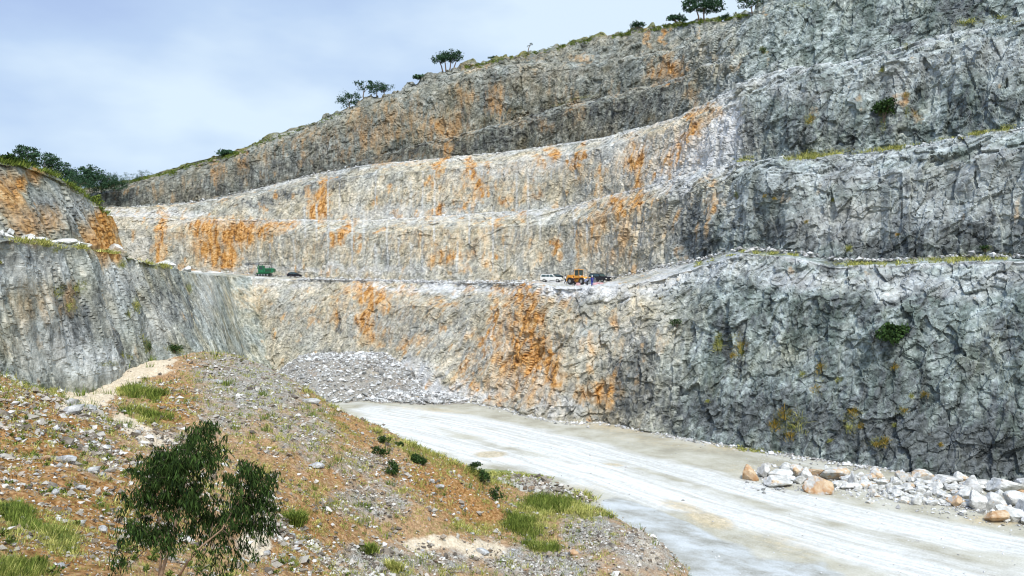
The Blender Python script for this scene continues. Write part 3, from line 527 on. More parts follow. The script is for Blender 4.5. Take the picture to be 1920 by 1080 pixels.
# ------------------------------------------------------------------ spoil slope in front
CT = [(0,1080,14),(0,950,20),(0,800,32),(0,704,48),(-160,704,40),(-160,900,20),(-300,800,25),(60,735,49),(130,752,50),(200,797,44),(255,850,38),(320,925,31),(150,900,26),(200,1000,20),(250,1080,16),(80,850,29),
 (0,728,62),(-150,760,52),(100,735,66),(150,735,72),(220,703,82),(285,683,96),(330,677,104),(190,745,66),(250,810,52),(300,830,47),(400,940,34),(480,1020,28.5),(520,1080,25.5),(300,760,66),
 (395,659,100),(360,668,96),(450,670,96),(500,690,94),(545,712,92),(600,747,90),(660,782,88),(720,806,86),(800,846,84),(860,870,84),(910,893,86),(945,912,89),
 (345,720,80),(365,780,64),(400,720,80),(450,800,64),(500,900,50),(550,780,74),(600,850,64),(700,900,64),(600,950,48),(600,1050,38),(700,1000,51),(800,950,63),(850,900,74),(900,960,71),(930,935,82),(700,850,75),(470,730,80),
 (700,1080,45),(800,1008,60),(900,1000,67),(750,1040,56),(740,1010,54),(850,1060,57),(950,1060,61),(930,1000,69),(1000,960,78),(1100,958,79),(1150,968,77),(1230,1002,71),(1275,1050,66),(1100,1040,63),(1000,1080,59),(1180,1070,61),(1010,1020,67),(1050,930,85),(960,930,86),
 (500,1300,14),(900,1300,27),(1200,1300,38),(0,1300,8),(-300,1200,9)]
ctw = P(*np.array(CT, float).T)
ex = []
for x_, d_0, z_ in [(400,125,-17),(450,120,-19),(500,118,-20),(560,114,-22),(620,108,-25.5),(700,104,-27),(800,100,-27.5),(900,98,-27),(1000,100,-26.5),(500,150,-26),(700,140,-28),(1100,95,-27),(1170,83,-26.5),(1240,75,-26.5),(1310,68,-26.5),(1330,58,-26.5),(1450,80,-29),(1500,55,-29),(1900,60,-30),(1500,30,-26),(2100,40,-30),(1200,130,-30),(350,120,-13),(200,100,-12),(0,90,-10),(1320,62,-26)]:
    ex.append(((x_ - CX) / F * d_0, d_0, z_))
ex += [(0, 0, -1.75), (-12, 0, -1.2), (12, -2, -6), (25, 5, -16), (0, -25, -1), (-30, -20, 2), (-30, 12, -2.5), (40, -20, -18)]
ctw = np.vstack([ctw, np.array(ex)])
def rbf_fit(c, beta=1.35, lam=0.02):
    X = c[:, :2] / 10; r = np.linalg.norm(X[:, None] - X[None], axis=-1) ** beta; n = len(c)
    Am = np.zeros((n + 3, n + 3)); Am[:n, :n] = r - lam * np.eye(n) ; Am[:n, n:] = np.c_[np.ones(n), X]; Am[n:, :n] = Am[:n, n:].T
    return np.linalg.solve(Am, np.r_[c[:, 2], 0, 0, 0]), X, beta
RB = rbf_fit(ctw)
def gz(x, y):
    w, X, be = RB; q_ = np.c_[x, y] / 10; out = np.empty(len(q_))
    for i in range(0, len(q_), 40000):
        s = q_[i:i + 40000]; r = np.sqrt(((s[:, None] - X[None]) ** 2).sum(-1)) ** be
        out[i:i + 40000] = r @ w[:-3] + w[-3] + s @ w[-2:]
    p = np.c_[x, y, x * 0].astype(np.float32)
    near = sstep(3, 30, y)
    out += (0.36 * fbm(p / 3.5, 3, 7) + 0.20 * fbm(p / 1.1, 3, 8)) * near + 0.05 * facets(p / 0.45, 9) * near
    return out
az = np.linspace(-1.05, 0.62, 1000); dd = np.concatenate([np.linspace(-8, 5, 6), np.geomspace(6, 128, 560)])
wd = np.maximum(dd, 14)
g = np.stack([wd[:, None] * az[None], np.broadcast_to(dd[:, None], (len(dd), len(az))), np.zeros((len(dd), len(az)))], -1)
fp = g.reshape(-1, 3); fp[:, 2] = gz(fp[:, 0], fp[:, 1]); px, py = PX(fp); f32 = fp.astype(np.float32)
wn = fbm(f32 / 2.0, 4, 19)
qx, qy = px + 14 * wn, py + 10 * np.roll(wn, 7)
clay = blob(qx, qy, [(60,820,170,120,1.1),(150,980,200,140,1.1),(320,760,50,50,1.2),(560,1000,120,90,.9),(850,920,110,50,1.2,25),(900,960,80,40,1.0),(650,800,100,40,.7,30),(600,900,160,80,.6),(400,690,40,20,.7),(50,700,60,40,1.)])
grav = blob(qx, qy, [(1210,1030,90,70,.75),(900,1040,120,40,.5),(470,720,110,60,1.0,20),(560,800,100,60,.7,30),(430,760,60,60,.7),(700,940,80,40,.8),(720,1060,80,40,1.0),(680,870,60,30,.6),(840,1050,80,30,.8),(1020,1060,110,30,1.1),(1110,1000,60,40,1.1),(250,730,40,20,.9),(150,770,40,14,.9),(60,600,60,40,.9),(330,830,60,40,.5),(960,1050,40,30,1.0),(180,850,40,60,.5),(500,960,30,60,.5)])
sandm = blob(qx, qy, [(195,722,85,30,1.7,-28),(255,692,70,18,1.7,-12),(250,800,50,20,.8,30),(290,825,40,14,.9),(480,1020,40,40,.8),(1220,1030,50,60,.45),(1190,1060,60,50,.4),(820,1020,90,20,.7),(900,1030,60,20,.7)])
plant = blob(px, py, [(250,735,45,16,1.0),(270,775,60,16,.9,10),(290,795,60,14,.8,10),(60,725,60,14,.7,10),(110,740,50,14,.7),(130,720,24,5,.9),(30,970,60,50,.8),(110,1010,60,40,.9,30),(20,1070,90,30,1.0),(480,870,60,100,.3),(640,800,80,12,.7,28),(780,850,120,12,.8,24),(900,900,60,10,.8,25),(1040,955,110,30,1.0),(1000,990,50,30,1.0),(880,990,90,22,.8),(820,1000,80,12,.7),(1010,1025,50,14,1.0),(700,1060,60,20,.6),(240,900,60,100,.4),(400,670,40,6,.6),(540,840,40,50,.4),(470,690,50,10,.5),(1100,965,60,16,.9),(420,1060,80,30,.5),(730,1075,60,14,.7),(350,700,20,30,.5)]) 
plant = np.maximum(plant, 0.42) * (1 - .85 * np.clip(sandm, 0, 1) * (plant < .7))
track_m = blob(qx, qy, [(195,722,85,30,1.7,-28),(255,692,70,18,1.7,-12)])
GM = {'p': fp.copy(), 'plant': plant}
me = raw_mesh('ground', fp, grid_faces(*g.shape[:2]), [M_SPOIL], False, attrs={'mask': np.stack([clay, grav, sandm, plant], -1)})
obj('spoil_slope', me, kind='structure'); SHEETS.append((fp, px, py, 'spoil_slope'))
# talus heap and the low shelf at the far end of the floor
def heap(name, ctr, r, h, seed, sq=(1, 1), rz=0.0, flat=.25, n=150):
    u = np.linspace(-1.25, 1.25, n); X, Y = np.meshgrid(u, u); rr = np.sqrt(X ** 2 + Y ** 2)
    p = np.stack([X * r * sq[0], Y * r * sq[1], X * 0], -1).reshape(-1, 3); c, s = math.cos(rz), math.sin(rz)
    p = np.stack([p[:, 0] * c - p[:, 1] * s + ctr[0], p[:, 0] * s + p[:, 1] * c + ctr[1], p[:, 2]], -1).astype(np.float32)
    w = rr.ravel() + 0.12 * fbm(p / (r * .35), 3, seed)
    z = h * np.clip((1 - w) / (1 - flat), -0.12, 1.0) + 0.25 * fbm(p / 1.3, 3, seed + 3) + 0.18 * facets(p / 0.6, seed + 5)
    p[:, 2] = ctr[2] + z
    one = np.ones(len(p)); gr = one * 1.0
    sn = np.clip(0.5 + 1.2 * fbm(p / 4.0, 3, seed + 9) - 0.5, 0, 1)
    me = raw_mesh(name, p, grid_faces(n, n), [M_SPOIL], False, attrs={'mask': np.stack([one * .2, gr, sn * .6, one * 0], -1)})
    o = obj(name, me, kind='structure'); qx, qy = PX(p); SHEETS.append((p, qx, qy, name)); return o
heap('gravel_heap', ((640 - CX) / F * 168, 168, ZF - .2), 20, 7.2, 5, (1.0, .85), 0.2, .45)
heap('gravel_heap', ((770 - CX) / F * 156, 156, ZF - .2), 12, 1.5, 15, (1.3, .5), -0.25, .3)
# far surroundings below and behind everything
me = raw_mesh('land', [(-4000, -4000, -33), (4000, -4000, -33), (4000, 4000, -33), (-4000, 4000, -33)], [(0, 1, 2, 3)], [M_SPOIL], attrs={'mask': [(0.5, .3, 0, .6)] * 4})
obj('land', me, kind='structure')
#PART2
# ================================================================== plants
def leaf_mat(name, dark, light, trans=0.15):
    m, nt, b = new_mat(name, 0.6, 0.25)
    co = N(nt, 'ShaderNodeTexCoord').outputs['Object']
    n = tex(nt, co, scale=6.0, detail=3); g = N(nt, 'ShaderNodeNewGeometry'); b.inputs['Specular IOR Level'].default_value = 0.1; b.inputs['Roughness'].default_value = .8
    s = math_(nt, 'ADD', math_(nt, 'MULTIPLY', n, 0.6), math_(nt, 'MULTIPLY', g.outputs['Random Per Island'], 0.4))
    nt.links.new(ramp(nt, s, [(0.3, dark), (0.62, light), (0.8, tuple(min(1, x * 2.0) for x in light))]), b.inputs['Base Color'])
    return m
M_LEAF_D = leaf_mat('dark_leaves', (0.012, 0.028, 0.010), (0.045, 0.085, 0.022))
M_LEAF_E = leaf_mat('gum_leaves', (0.007, 0.018, 0.006), (0.042, 0.078, 0.018))
M_LEAF_F = leaf_mat('ridge_leaves', (0.018, 0.045, 0.028), (0.05, 0.10, 0.05))
M_GRASS = leaf_mat('grass_blades', (0.12, 0.16, 0.025), (0.46, 0.44, 0.14))
M_GRASS_G = leaf_mat('lush_grass_blades', (0.03, 0.065, 0.01), (0.20, 0.25, 0.05))
M_GRASS_O = leaf_mat('dry_grass_blades', (0.10, 0.12, 0.02), (0.42, 0.27, 0.05))
M_BARK = simple('bark', (0.16, 0.12, 0.09), 0.9, 0.1, var=0.4, scale=8)
M_BARK_P = simple('pale_bark', (0.36, 0.25, 0.17), 0.8, 0.1, var=0.3, scale=12)
def rand_dirs(n, rng):
    v = rng.normal(size=(n, 3)); return v / np.linalg.norm(v, axis=1)[:, None]
def leaves_mesh(name, cen, length, width, rng, mat, droop=0.0, up=0.0):
    """pointed leaves (two triangles each) at cen (n,3)"""
    n = len(cen); a = rand_dirs(n, rng); a[:, 2] += up - droop; a /= np.linalg.norm(a, axis=1)[:, None]
    b = np.cross(a, rand_dirs(n, rng)); b /= np.linalg.norm(b, axis=1)[:, None] + 1e-9
    c = np.cross(a, b)
    Ls = (length * rng.uniform(.6, 1.3, n))[:, None]; Ws = (width * rng.uniform(.6, 1.3, n))[:, None]
    v = np.stack([cen, cen + a * Ls * .45 + b * Ws + c * Ws * .4, cen + a * Ls, cen + a * Ls * .45 - b * Ws + c * Ws * .4], 1)
    if droop: v[:, 2, 2] -= droop * 0.12 * Ls[:, 0]
    f = np.arange(n)[:, None] * 4 + np.array([[0, 1, 2], [0, 2, 3]]).reshape(1, 6)
    return raw_mesh(name, v.reshape(-1, 3), f.reshape(-1, 3), [mat])
def blades(base, hts, w, rng, n_per, lean=0.35, spread=0.12, nrm=None):
    """tapering bent grass blades round every base point"""
    b = np.repeat(base, n_per, 0); h = np.repeat(hts, n_per) * rng.uniform(.5, 1.15, len(b)); m = len(b)
    an = rng.uniform(0, 2 * np.pi, m); r = np.repeat(hts, n_per) * spread * 2 * rng.uniform(0, 1, m) ** .7
    o = np.stack([np.cos(an), np.sin(an), an * 0], -1); b = b + o * r[:, None]; b[:, 2] -= 0.03 * h
    tip = b + o * (h * lean * rng.uniform(.3, 1.6, m))[:, None] + rng.normal(0, .08, (m, 3)) * h[:, None]; tip[:, 2] = b[:, 2] + h * rng.uniform(.7, 1, m)
    mid = (b + tip) / 2; mid[:, 2] += h * .12; w = np.repeat(np.broadcast_to(np.asarray(w, float), (len(base),)), n_per)
    ww = rng.uniform(0, 2 * np.pi, m); s = np.stack([np.cos(ww), np.sin(ww), ww * 0], -1) * (w * rng.uniform(.6, 1.4, m))[:, None]
    v = np.stack([b - s, b + s, mid + s * .7, mid - s * .7, tip], 1).reshape(-1, 3)
    f = (np.arange(m)[:, None] * 5 + np.array([[0, 1, 2, 0, 2, 3, 3, 2, 4]])).reshape(-1, 3)
    return v, f
def shrub(label, cat, x, y, w_px, h_px, mat=None, group=None, name='shrub', n=500, only=None, droop=0.0, seed=0, sink=0.1):
    base = locate(x, y, only); d = base[1]; Wm, Hm = w_px * d / F, h_px * d / F; rng = np.random.default_rng(int(seed + x * 13 + y))
    r = empty(name, tuple(base), label=label, cat=cat, group=group)
    k = 7; c = rng.normal(0, 0.3, (k, 3)) * (Wm * .8, Wm * .6, Hm * .5) + (0, 0, Hm * .5); c[:, 2] = np.clip(c[:, 2], Hm * .15, Hm * .8)
    pts = c[rng.integers(0, k, n)] + rand_dirs(n, rng) * (rng.uniform(0, 1, n) ** .5)[:, None] * (Wm * .28, Wm * .28, Hm * .26)
    obj('foliage', leaves_mesh('shrub_foliage', pts, max(Wm * .13, .05), max(Wm * .05, .02), rng, mat or M_LEAF_D, droop), r)
    s = MB()
    for q_ in c[:5]: s.tube([(0, 0, -sink), (q_[0] * .4, q_[1] * .4, q_[2] * .5), tuple(q_)], [Wm * .03, Wm * .02, Wm * .01], 5)
    s.build('stem', M_BARK, r); return r
def grass_tuft(label, x, y, w_px, h_px, mat=None, group=None, n=60, only=None, name='grass_tuft', cat='grass tuft', hang=False):
    base = locate(x, y, only); d = base[1]; Wm, Hm = w_px * d / F, h_px * d / F; rng = np.random.default_rng(int(x * 7 + y))
    if hang: base = base + np.array([0, -.35, -.1])
    v, f = blades(np.tile(np.array([[0., 0, 0]]), (n, 1)) + rng.normal(0, Wm * .16, (n, 3)) * (1, .6, .25 if not hang else Hm / Wm * 1.3), np.full(n, Hm * (.8 if not hang else .6)), max(Wm * .018, 0.018), rng, 5, .55, .25)
    if hang:
        v[:, 1] -= 0.35 * np.abs(v[:, 2]) + .1; v[:, 2] = v[:, 2] * .9 - .35 * Hm * (np.abs(v[:, 0]) / Wm)
    o = obj(name, raw_mesh(name, v, f, [mat or M_GRASS])); o.location = base; return tag(o, label, cat, group)
def limb_tree(name, label, base, H, crown, nleaf, lsize, mat, rng, group=None, trunk_r=None, lean=(0, 0), cat='tree', bark=None, fork=0.35, ntr=1):
    """crown: list of (x, y, z, rx, ry, rz) as fractions of H from the base"""
    r = empty(name, base, label=label, cat=cat, group=group); tr = trunk_r or H * .03
    t = MB(); top = Vector((lean[0] * H, lean[1] * H, H * fork))
    cs = [Vector(c[:3]) * H for c in crown]
    for j in range(ntr):
        off = Vector(((j - (ntr - 1) / 2) * H * .16, rng.normal(0, .03) * H, 0)); tp = top + off * 1.6
        t.tube([off + Vector((0, 0, -.3)), off + (tp - off) * .5 + Vector((rng.normal(0, .02) * H, 0, 0)), tp], [tr * 1.2, tr * .9, tr * .7], 7)
        for i, c in enumerate(cs):
            if i % ntr == j:
                m = tp * .45 + c * .55 + Vector((rng.normal(0, .03), rng.normal(0, .03), .02)) * H
                t.tube([tp, m, c], [tr * .6, tr * .35, tr * .12], 5)
                for _ in range(3):
                    e_ = c + Vector(rng.normal(0, 1, 3)).normalized() * H * crown[i][3] * .8; t.tube([m, (m + e_) / 2 + Vector((0, 0, .02 * H)), e_], [tr * .25, tr * .15, tr * .05], 4)
    t.build('trunk', bark or M_BARK, r)
    vol = np.array([c[3] * c[4] * c[5] for c in crown]) ** .7; pr = vol / vol.sum(); pts = []
    crown = [(c[0], c[1], c[2] * .9, c[3] * 1.2, c[4] * 1.2, c[5] * 1.25) for c in crown]
    for c, p_ in zip(crown, pr):
        nn = int(nleaf * p_ * 1.9); nc = max(4, nn // 26); sub = rand_dirs(nc, rng) * (rng.uniform(.25, 1, nc) ** .6)[:, None]
        q_ = sub[rng.integers(0, nc, nn)] * 1.2 + rng.normal(0, .17, (nn, 3))
        pts.append((np.array(c[:3]) + q_ * np.array(c[3:6])) * H)
    pts = np.concatenate(pts)
    obj('crown', leaves_mesh('crown', pts, lsize, lsize * .5, rng, mat), r)
    return r
def copy_tree(o, parent=None):
    c = o.copy(); COL.objects.link(c); c.parent = parent
    for ch in list(o.children): copy_tree(ch, c)
    return c
# ------------------------------------------------------------------ loose stones (far more than one could count)
def rock_mesh(name, seed, sub=2, mats=()):
    rng = np.random.default_rng(seed); bm = bmesh.new(); bmesh.ops.create_icosphere(bm, subdivisions=sub, radius=1)
    n = rand_dirs(11, rng); h = rng.uniform(.5, .95, 11)
    for v in bm.verts:
        d = np.array(v.co.normalized()); c = n @ d; r = np.min(np.where(c > .15, h / np.maximum(c, .15), 9)); v.co = Vector(d * min(r, 1.25))
    co = np.array([v.co[:] for v in bm.verts], np.float32)
    dn = 0.05 * fbm(co * 2.3 + seed, 3, seed) + 0.025 * facets(co * 4 + seed, seed)
    for v, q_ in zip(bm.verts, dn): v.co *= 1 + float(q_)
    sx = rng.uniform(.85, 1.2), rng.uniform(.75, 1.0), rng.uniform(.62, .85)
    for v in bm.verts: v.co = Vector((v.co.x * sx[0], v.co.y * sx[1], v.co.z * sx[2]))
    me = bpy.data.meshes.new(name); bm.to_mesh(me); bm.free()
    for m in mats: me.materials.append(m)
    return me
def stone_field(name, base, size, mat, seed, parent=None):
    """base (n,3), size (n,): squat octahedra, all different, in one mesh"""
    rng = np.random.default_rng(seed); n = len(base)
    o = np.array([[1, 0, 0], [-1, 0, 0], [0, 1, 0], [0, -1, 0], [0, 0, 1], [0, 0, -1], [.7, .7, .5], [-.6, .7, -.4]], float)[:6]
    v = o[None] * rng.uniform(.55, 1.15, (n, 6, 1)) + rng.normal(0, .14, (n, 6, 3)); v[..., 2] *= .62
    a, b = rng.uniform(0, 6.3, n), rng.normal(0, .5, n); ca, sa, cb, sb = np.cos(a)[:, None], np.sin(a)[:, None], np.cos(b)[:, None], np.sin(b)[:, None]
    x, y, z = v[..., 0] * cb - v[..., 2] * sb, v[..., 1], v[..., 0] * sb + v[..., 2] * cb
    v = np.stack([x * ca - y * sa, x * sa + y * ca, z], -1) * size[:, None, None] + base[:, None]; v[..., 2] += size[:, None] * .15
    t = np.array([[0, 2, 4], [2, 1, 4], [1, 3, 4], [3, 0, 4], [2, 0, 5], [1, 2, 5], [3, 1, 5], [0, 3, 5]])
    f = np.arange(n)[:, None, None] * 6 + t[None]
    return obj(name, raw_mesh(name, v.reshape(-1, 3), f.reshape(-1, 3), [mat]), parent, kind='stuff')
def stone_mat(name, stops, tan=(0.55, 0.36, 0.18), amt=0.3, byobj=False):
    m, nt, b = new_mat(name, 0.93, 0.15); co = N(nt, 'ShaderNodeTexCoord').outputs['Object']
    n = tex(nt, co, scale=1.3 if byobj else 5.0, detail=7, rough=0.7)
    s = n
    if not byobj:
        g = N(nt, 'ShaderNodeNewGeometry'); s = math_(nt, 'ADD', math_(nt, 'MULTIPLY', n, .35), math_(nt, 'MULTIPLY', g.outputs['Random Per Island'], .65))
    c = ramp(nt, s, stops)
    oi = N(nt, 'ShaderNodeObjectInfo'); n2 = tex(nt, co, scale=0.9 if byobj else .7, detail=5, rough=.65)
    if byobj:
        sc_ = N(nt, 'ShaderNodeSeparateColor'); nt.links.new(oi.outputs['Color'], sc_.inputs[0])
        rm = math_(nt, 'ADD', sc_.outputs[0], math_(nt, 'MULTIPLY', math_(nt, 'SUBTRACT', n2, .5), 2.2)); f = ramp(nt, rm, [(.42, 0), (.62, .9)])
        c = mix(nt, sc_.outputs[1], c, mix(nt, .5, c, (.28, .25, .21)))
    else: f = ramp(nt, n2, [(.52, 0), (.66, amt)])
    c = mix(nt, f, c, mix(nt, ramp(nt, n, [(.4, 0), (.6, 1)]), (.38, .20, .08), tan)); nt.links.new(c, b.inputs['Base Color'])
    bump(nt, b, tex(nt, co, scale=3.0, detail=7, rough=.7), .06, .9); return m
M_STONE = stone_mat('loose_stone', [(.2, (.10, .085, .07)), (.42, (.24, .21, .17)), (.62, (.38, .355, .31)), (.85, (.66, .65, .62))])
M_STONE_P = stone_mat('blasted_stone', [(.2, (.20, .20, .19)), (.42, (.38, .38, .37)), (.62, (.54, .545, .54)), (.85, (.76, .77, .77))], amt=.12)
M_BOULDER = stone_mat('boulder_limestone', [(.34, (.30, .30, .29)), (.46, (.47, .47, .44)), (.6, (.68, .68, .66))], (.54, .41, .26), byobj=True)
M_SLAB = stone_mat('spoil_stone', [(.34, (.20, .205, .205)), (.5, (.40, .41, .41)), (.64, (.62, .63, .63))], (.5, .33, .18), byobj=True)
P_ = GM['p']; vis = P_[:, 1] > 7
dens = (0.25 + 1.0 * np.clip(grav, 0, 1) + .35 * np.clip(clay, 0, 1)) * (1 - .6 * np.clip(sandm, 0, 1)) * (0.4 + 1.2 * (fbm(P_.astype(np.float32) / 2.5, 3, 77) > 0)) * vis
dens *= 1 - .96 * np.clip(track_m, 0, 1)
dens *= np.clip(P_[:, 1] / 40, .12, 1) ** .8
pr = dens / dens.sum(); rs = np.random.default_rng(3)
idx = rs.choice(len(P_), 85000, p=pr); bp = P_[idx].astype(float).copy(); bp[:, :2] += rs.normal(0, .06, (len(bp), 2)) * np.clip(bp[:, 1:2] / 20, .5, 3)
sz = np.exp(rs.normal(math.log(.045), .6, len(bp))) * np.clip(bp[:, 1] / 26, .5, 1.8); sz = np.clip(sz, .02, .42)
stone_field('gravel', bp, sz, M_STONE, 4)
for nm, cnt, s0 in (('gravel_heap', 16000, .22),):
    for sname in (nm,):
        allp = np.concatenate([s[0] for s in SHEETS if s[3] == sname]); allp = allp[allp[:, 2] > ZF + .15]
        ii = rs.choice(len(allp), cnt); q_ = allp[ii].astype(float) + rs.normal(0, .12, (cnt, 3)) * (1, 1, .2)
        stone_field('rubble', q_, np.clip(np.exp(rs.normal(math.log(s0), .5, cnt)), .08, .8), M_STONE_P, 8)
# rubble by the toe of the slope, on the floor and along the wall foot
def strip(name, pts, n, s0, spread, seed, surf=None):
    rng = np.random.default_rng(seed); w = np.array([locate(*p, only=surf) for p in pts], float); t = rng.uniform(0, len(w) - 1, n); i = t.astype(int); fr = (t - i)[:, None]
    q_ = w[i] * (1 - fr) + w[np.minimum(i + 1, len(w) - 1)] * fr + rng.normal(0, 1, (n, 3)) * (spread, spread, 0)
    stone_field(name, q_, np.clip(np.exp(rng.normal(math.log(s0), .5, n)), .04, .9), M_STONE, seed)
strip('rubble', [(950,895),(1000,905),(1040,925),(1075,935)], 900, .17, 1.1, 31)
for nm, pl, n_ in (('rubble', T0, 2600),):
    rng = np.random.default_rng(40); xx = rng.uniform(830, 1930, n_); w = P(xx, np.interp(xx, [p[0] for p in pl], [p[1] for p in pl]), np.interp(xx, [p[0] for p in pl], [p[2] for p in pl]))
    w[:, 1] -= np.abs(rng.normal(0, 1.6, n_)); w[:, 2] = ZF + .02; stone_field(nm, w, np.clip(np.exp(rng.normal(math.log(.11), .6, n_)), .04, .6), M_STONE_P, 41)
rng = np.random.default_rng(60); k_ = np.where((xs > 560) & (xs < 1010))[0]; ii_ = rng.choice(k_, 2600); w = a_[ii_] + rng.normal(0, .5, (2600, 3)) * (1, 1, .15); w[:, 1] += .5; w[:, 2] += .1
stone_field('rubble', w, np.clip(np.exp(rng.normal(math.log(.2), .45, 2600)), .06, .6), M_STONE_P, 61)
for ln_, nn_ in ((ab_, 2500), (back(b_, mB), 2000), (back(c_, mC), 1200)):
    ii_ = rng.choice(len(xs), nn_); w = ln_[ii_] + rng.normal(0, .8, (nn_, 3)) * (1, 1, .1); w[:, 1] -= .8; w[:, 2] += .1; stone_field('rubble', w, np.clip(np.exp(rng.normal(math.log(.22), .5, nn_)), .06, .9), M_STONE_P, 62)
fm_ = SHEETS[3][0] if SHEETS[3][3] == 'pit_floor' else [q_ for q_ in SHEETS if q_[3] == 'pit_floor'][0][0]
ii_ = rs.choice(len(fm_), 5000); stone_field('floor_stones', fm_[ii_].astype(float) + rs.normal(0, .3, (5000, 3)) * (1, 1, 0), np.clip(np.exp(rs.normal(math.log(.06), .5, 5000)), .03, .3), M_STONE_P, 65)
# ------------------------------------------------------------------ grass cover on the slope
gp = np.clip(plant - .25, .0, 1.0) ** 1.3 * vis * np.clip(P_[:, 1] / 40, .15, 1) * (0.12 + 1.5 * (fbm(P_.astype(np.float32) / 1.1, 3, 97) > .12))
ii = rs.choice(len(P_), 34000, p=gp / gp.sum()); b_0 = P_[ii].astype(float); hh = np.clip(rs.lognormal(math.log(.16), .45, len(ii)), .06, .55) * np.clip(b_0[:, 1] / 30, .8, 2.0) * np.where(plant[ii] > .8, 1.25, .8)
v, f = blades(b_0, hh, np.clip(b_0[:, 1] * .0003, .004, .02), rs, 9, .5, .35)
obj('grass', raw_mesh('grass', v, f, [M_GRASS]), kind='stuff')
lush = blob(px, py, [(258,738,26,10,.8),(285,750,14,6,.6),(50,985,46,14,1.0,20),(115,1020,40,16,.9,35),(20,1070,70,16,1.2),(1025,948,44,13,1.2),(975,985,34,18,1.1),(1000,1005,20,14,.7),(1010,1030,40,9,.8),(280,785,50,10,.6,8),(30,960,30,24,.7)])
lp = np.clip(lush + .9 * fbm(P_.astype(np.float32) / 1.0, 3, 117) - .45, 0, 1) * vis * np.clip(P_[:, 1] / 30, .3, 1); ii = rs.choice(len(P_), 4200, p=lp / lp.sum()); b_0 = P_[ii].astype(float)
hh = rs.uniform(.2, .5, len(ii)) * np.clip(b_0[:, 1] / 32, .55, 2.6); v, f = blades(b_0, hh, np.clip(b_0[:, 1] * .0003, .004, .022), rs, 12, .35, .25)
obj('lush_grass', raw_mesh('lush_grass', v, f, [M_GRASS_G]), kind='stuff')
# low broad-leaved weeds scattered between the stones
wp_ = (0.15 + (fbm(P_.astype(np.float32) / 3.0, 3, 137) > .1)) * vis * np.clip(P_[:, 1] / 30, .2, 1) * (1 - .8 * np.clip(sandm, 0, 1)); ii = rs.choice(len(P_), 1500, p=wp_ / wp_.sum())
cw = P_[ii].astype(float); rw = rs.uniform(.08, .26, len(ii)) * np.clip(cw[:, 1] / 40, .6, 1.5); cc = np.repeat(cw, 34, 0) + rand_dirs(len(ii) * 34, rs) * np.repeat(rw, 34)[:, None] * rs.uniform(.3, 1, (len(ii) * 34, 1)) * (1, 1, .7); cc[:, 2] += np.repeat(rw, 34) * .6
obj('weeds', leaves_mesh('weeds', cc, .10, .03, rs, leaf_mat('weed_leaves', (.03, .06, .012), (.16, .19, .045)), up=.8), kind='stuff')
# turf along the benches and the skyline of the walls
def edge_grass(name, spec, seed, mat):
    rng = np.random.default_rng(seed); pts = []; hs = []
    for x0, y0, x1, y1, n, h in spec:
        cc_ = rng.uniform(0, 1, max(3, n // 9))
        for k in range(n):
            t = rng.uniform() if rng.uniform() < .25 else float(np.clip(rng.choice(cc_) + rng.normal(0, .02), 0, 1)); q_ = locate(x0 + (x1 - x0) * t, y0 + (y1 - y0) * t + rng.normal(0, 2), rad_=4); pts.append(q_); hs.append(h * rng.uniform(.5, 1.2))
    pts = np.array(pts, float); v, f = blades(pts, np.array(hs), np.clip(pts[:, 1] * .00035, .02, .08), rng, 14, .6, .5)
    obj(name, raw_mesh(name, v, f, [mat]), kind='stuff')
edge_grass('bench_grass', [(1560,498,1720,492,60,.6),(1720,490,1890,485,70,.65),(1400,472,1500,480,36,.5),(1300,498,1400,470,24,.4),(1490,297,1700,278,90,.8),(1700,274,1920,238,50,.6),(1375,300,1415,297,14,.6),(1800,45,1900,30,24,.6),(20,450,120,463,60,.5),(120,463,225,473,50,.5),(265,490,320,503,40,.6),(905,890,1030,898,0,.3),(1475,300,1530,295,36,1.0)], 51, M_GRASS)
edge_grass('skyline_grass', [(190,351,330,322,300,.55),(330,320,460,284,260,.6),(480,272,640,214,160,.5),(870,128,960,108,120,.5),(1050,88,1110,74,90,.5),(1150,68,1240,54,120,.55),(1240,52,1400,30,260,.6),(960,108,1050,90,60,.4),(0,302,110,330,120,.7),(120,340,205,402,120,.5)], 52, M_GRASS_G)
edge_grass('floor_grass', [(700,808,800,848,90,.5),(800,848,945,912,150,.55),(560,726,640,770,40,.35),(1040,938,1150,968,160,.5),(1085,928,1115,940,30,.8),(905,888,1035,897,90,.35),(930,896,1000,903,40,.3),(1380,842,1470,850,50,.35)], 53, M_GRASS)
# ------------------------------------------------------------------ tufts hanging on the cliff faces
CT_ = [(1345,645,9,22),(1388,650,11,26),(1372,665,8,12),(1503,700,9,12),(1537,688,9,22),(1527,725,9,18),(1570,712,8,14),(1675,688,10,12),(1730,738,8,14),(1705,740,8,10),(1470,772,16,26),(1450,795,16,20),(1495,790,14,34),(1478,815,12,18),(1598,770,16,18),(1590,800,12,14),(1612,795,10,12),(1693,768,12,10),(1675,795,10,9),(1640,830,10,9),(1655,825,14,14),(1553,823,7,7),(1520,225,9,16),(1715,215,9,10),(1590,465,9,11),(1432,368,8,8),(1450,372,6,6),(1325,750,7,7),(1760,830,8,8),(1697,180,9,14),(1652,132,8,9),(1240,560,8,8),(1680,440,6,6),(1560,375,6,6),(1510,415,7,7)]
for i, (x, y, w, h) in enumerate(CT_):
    grass_tuft('dry orange-green grass tuft hanging on the grey rock wall', x, y, w * 1.25, h * 1.15, M_GRASS_O if i % 3 else M_GRASS, 'dry grass tufts on the grey rock walls', 26, hang=True)
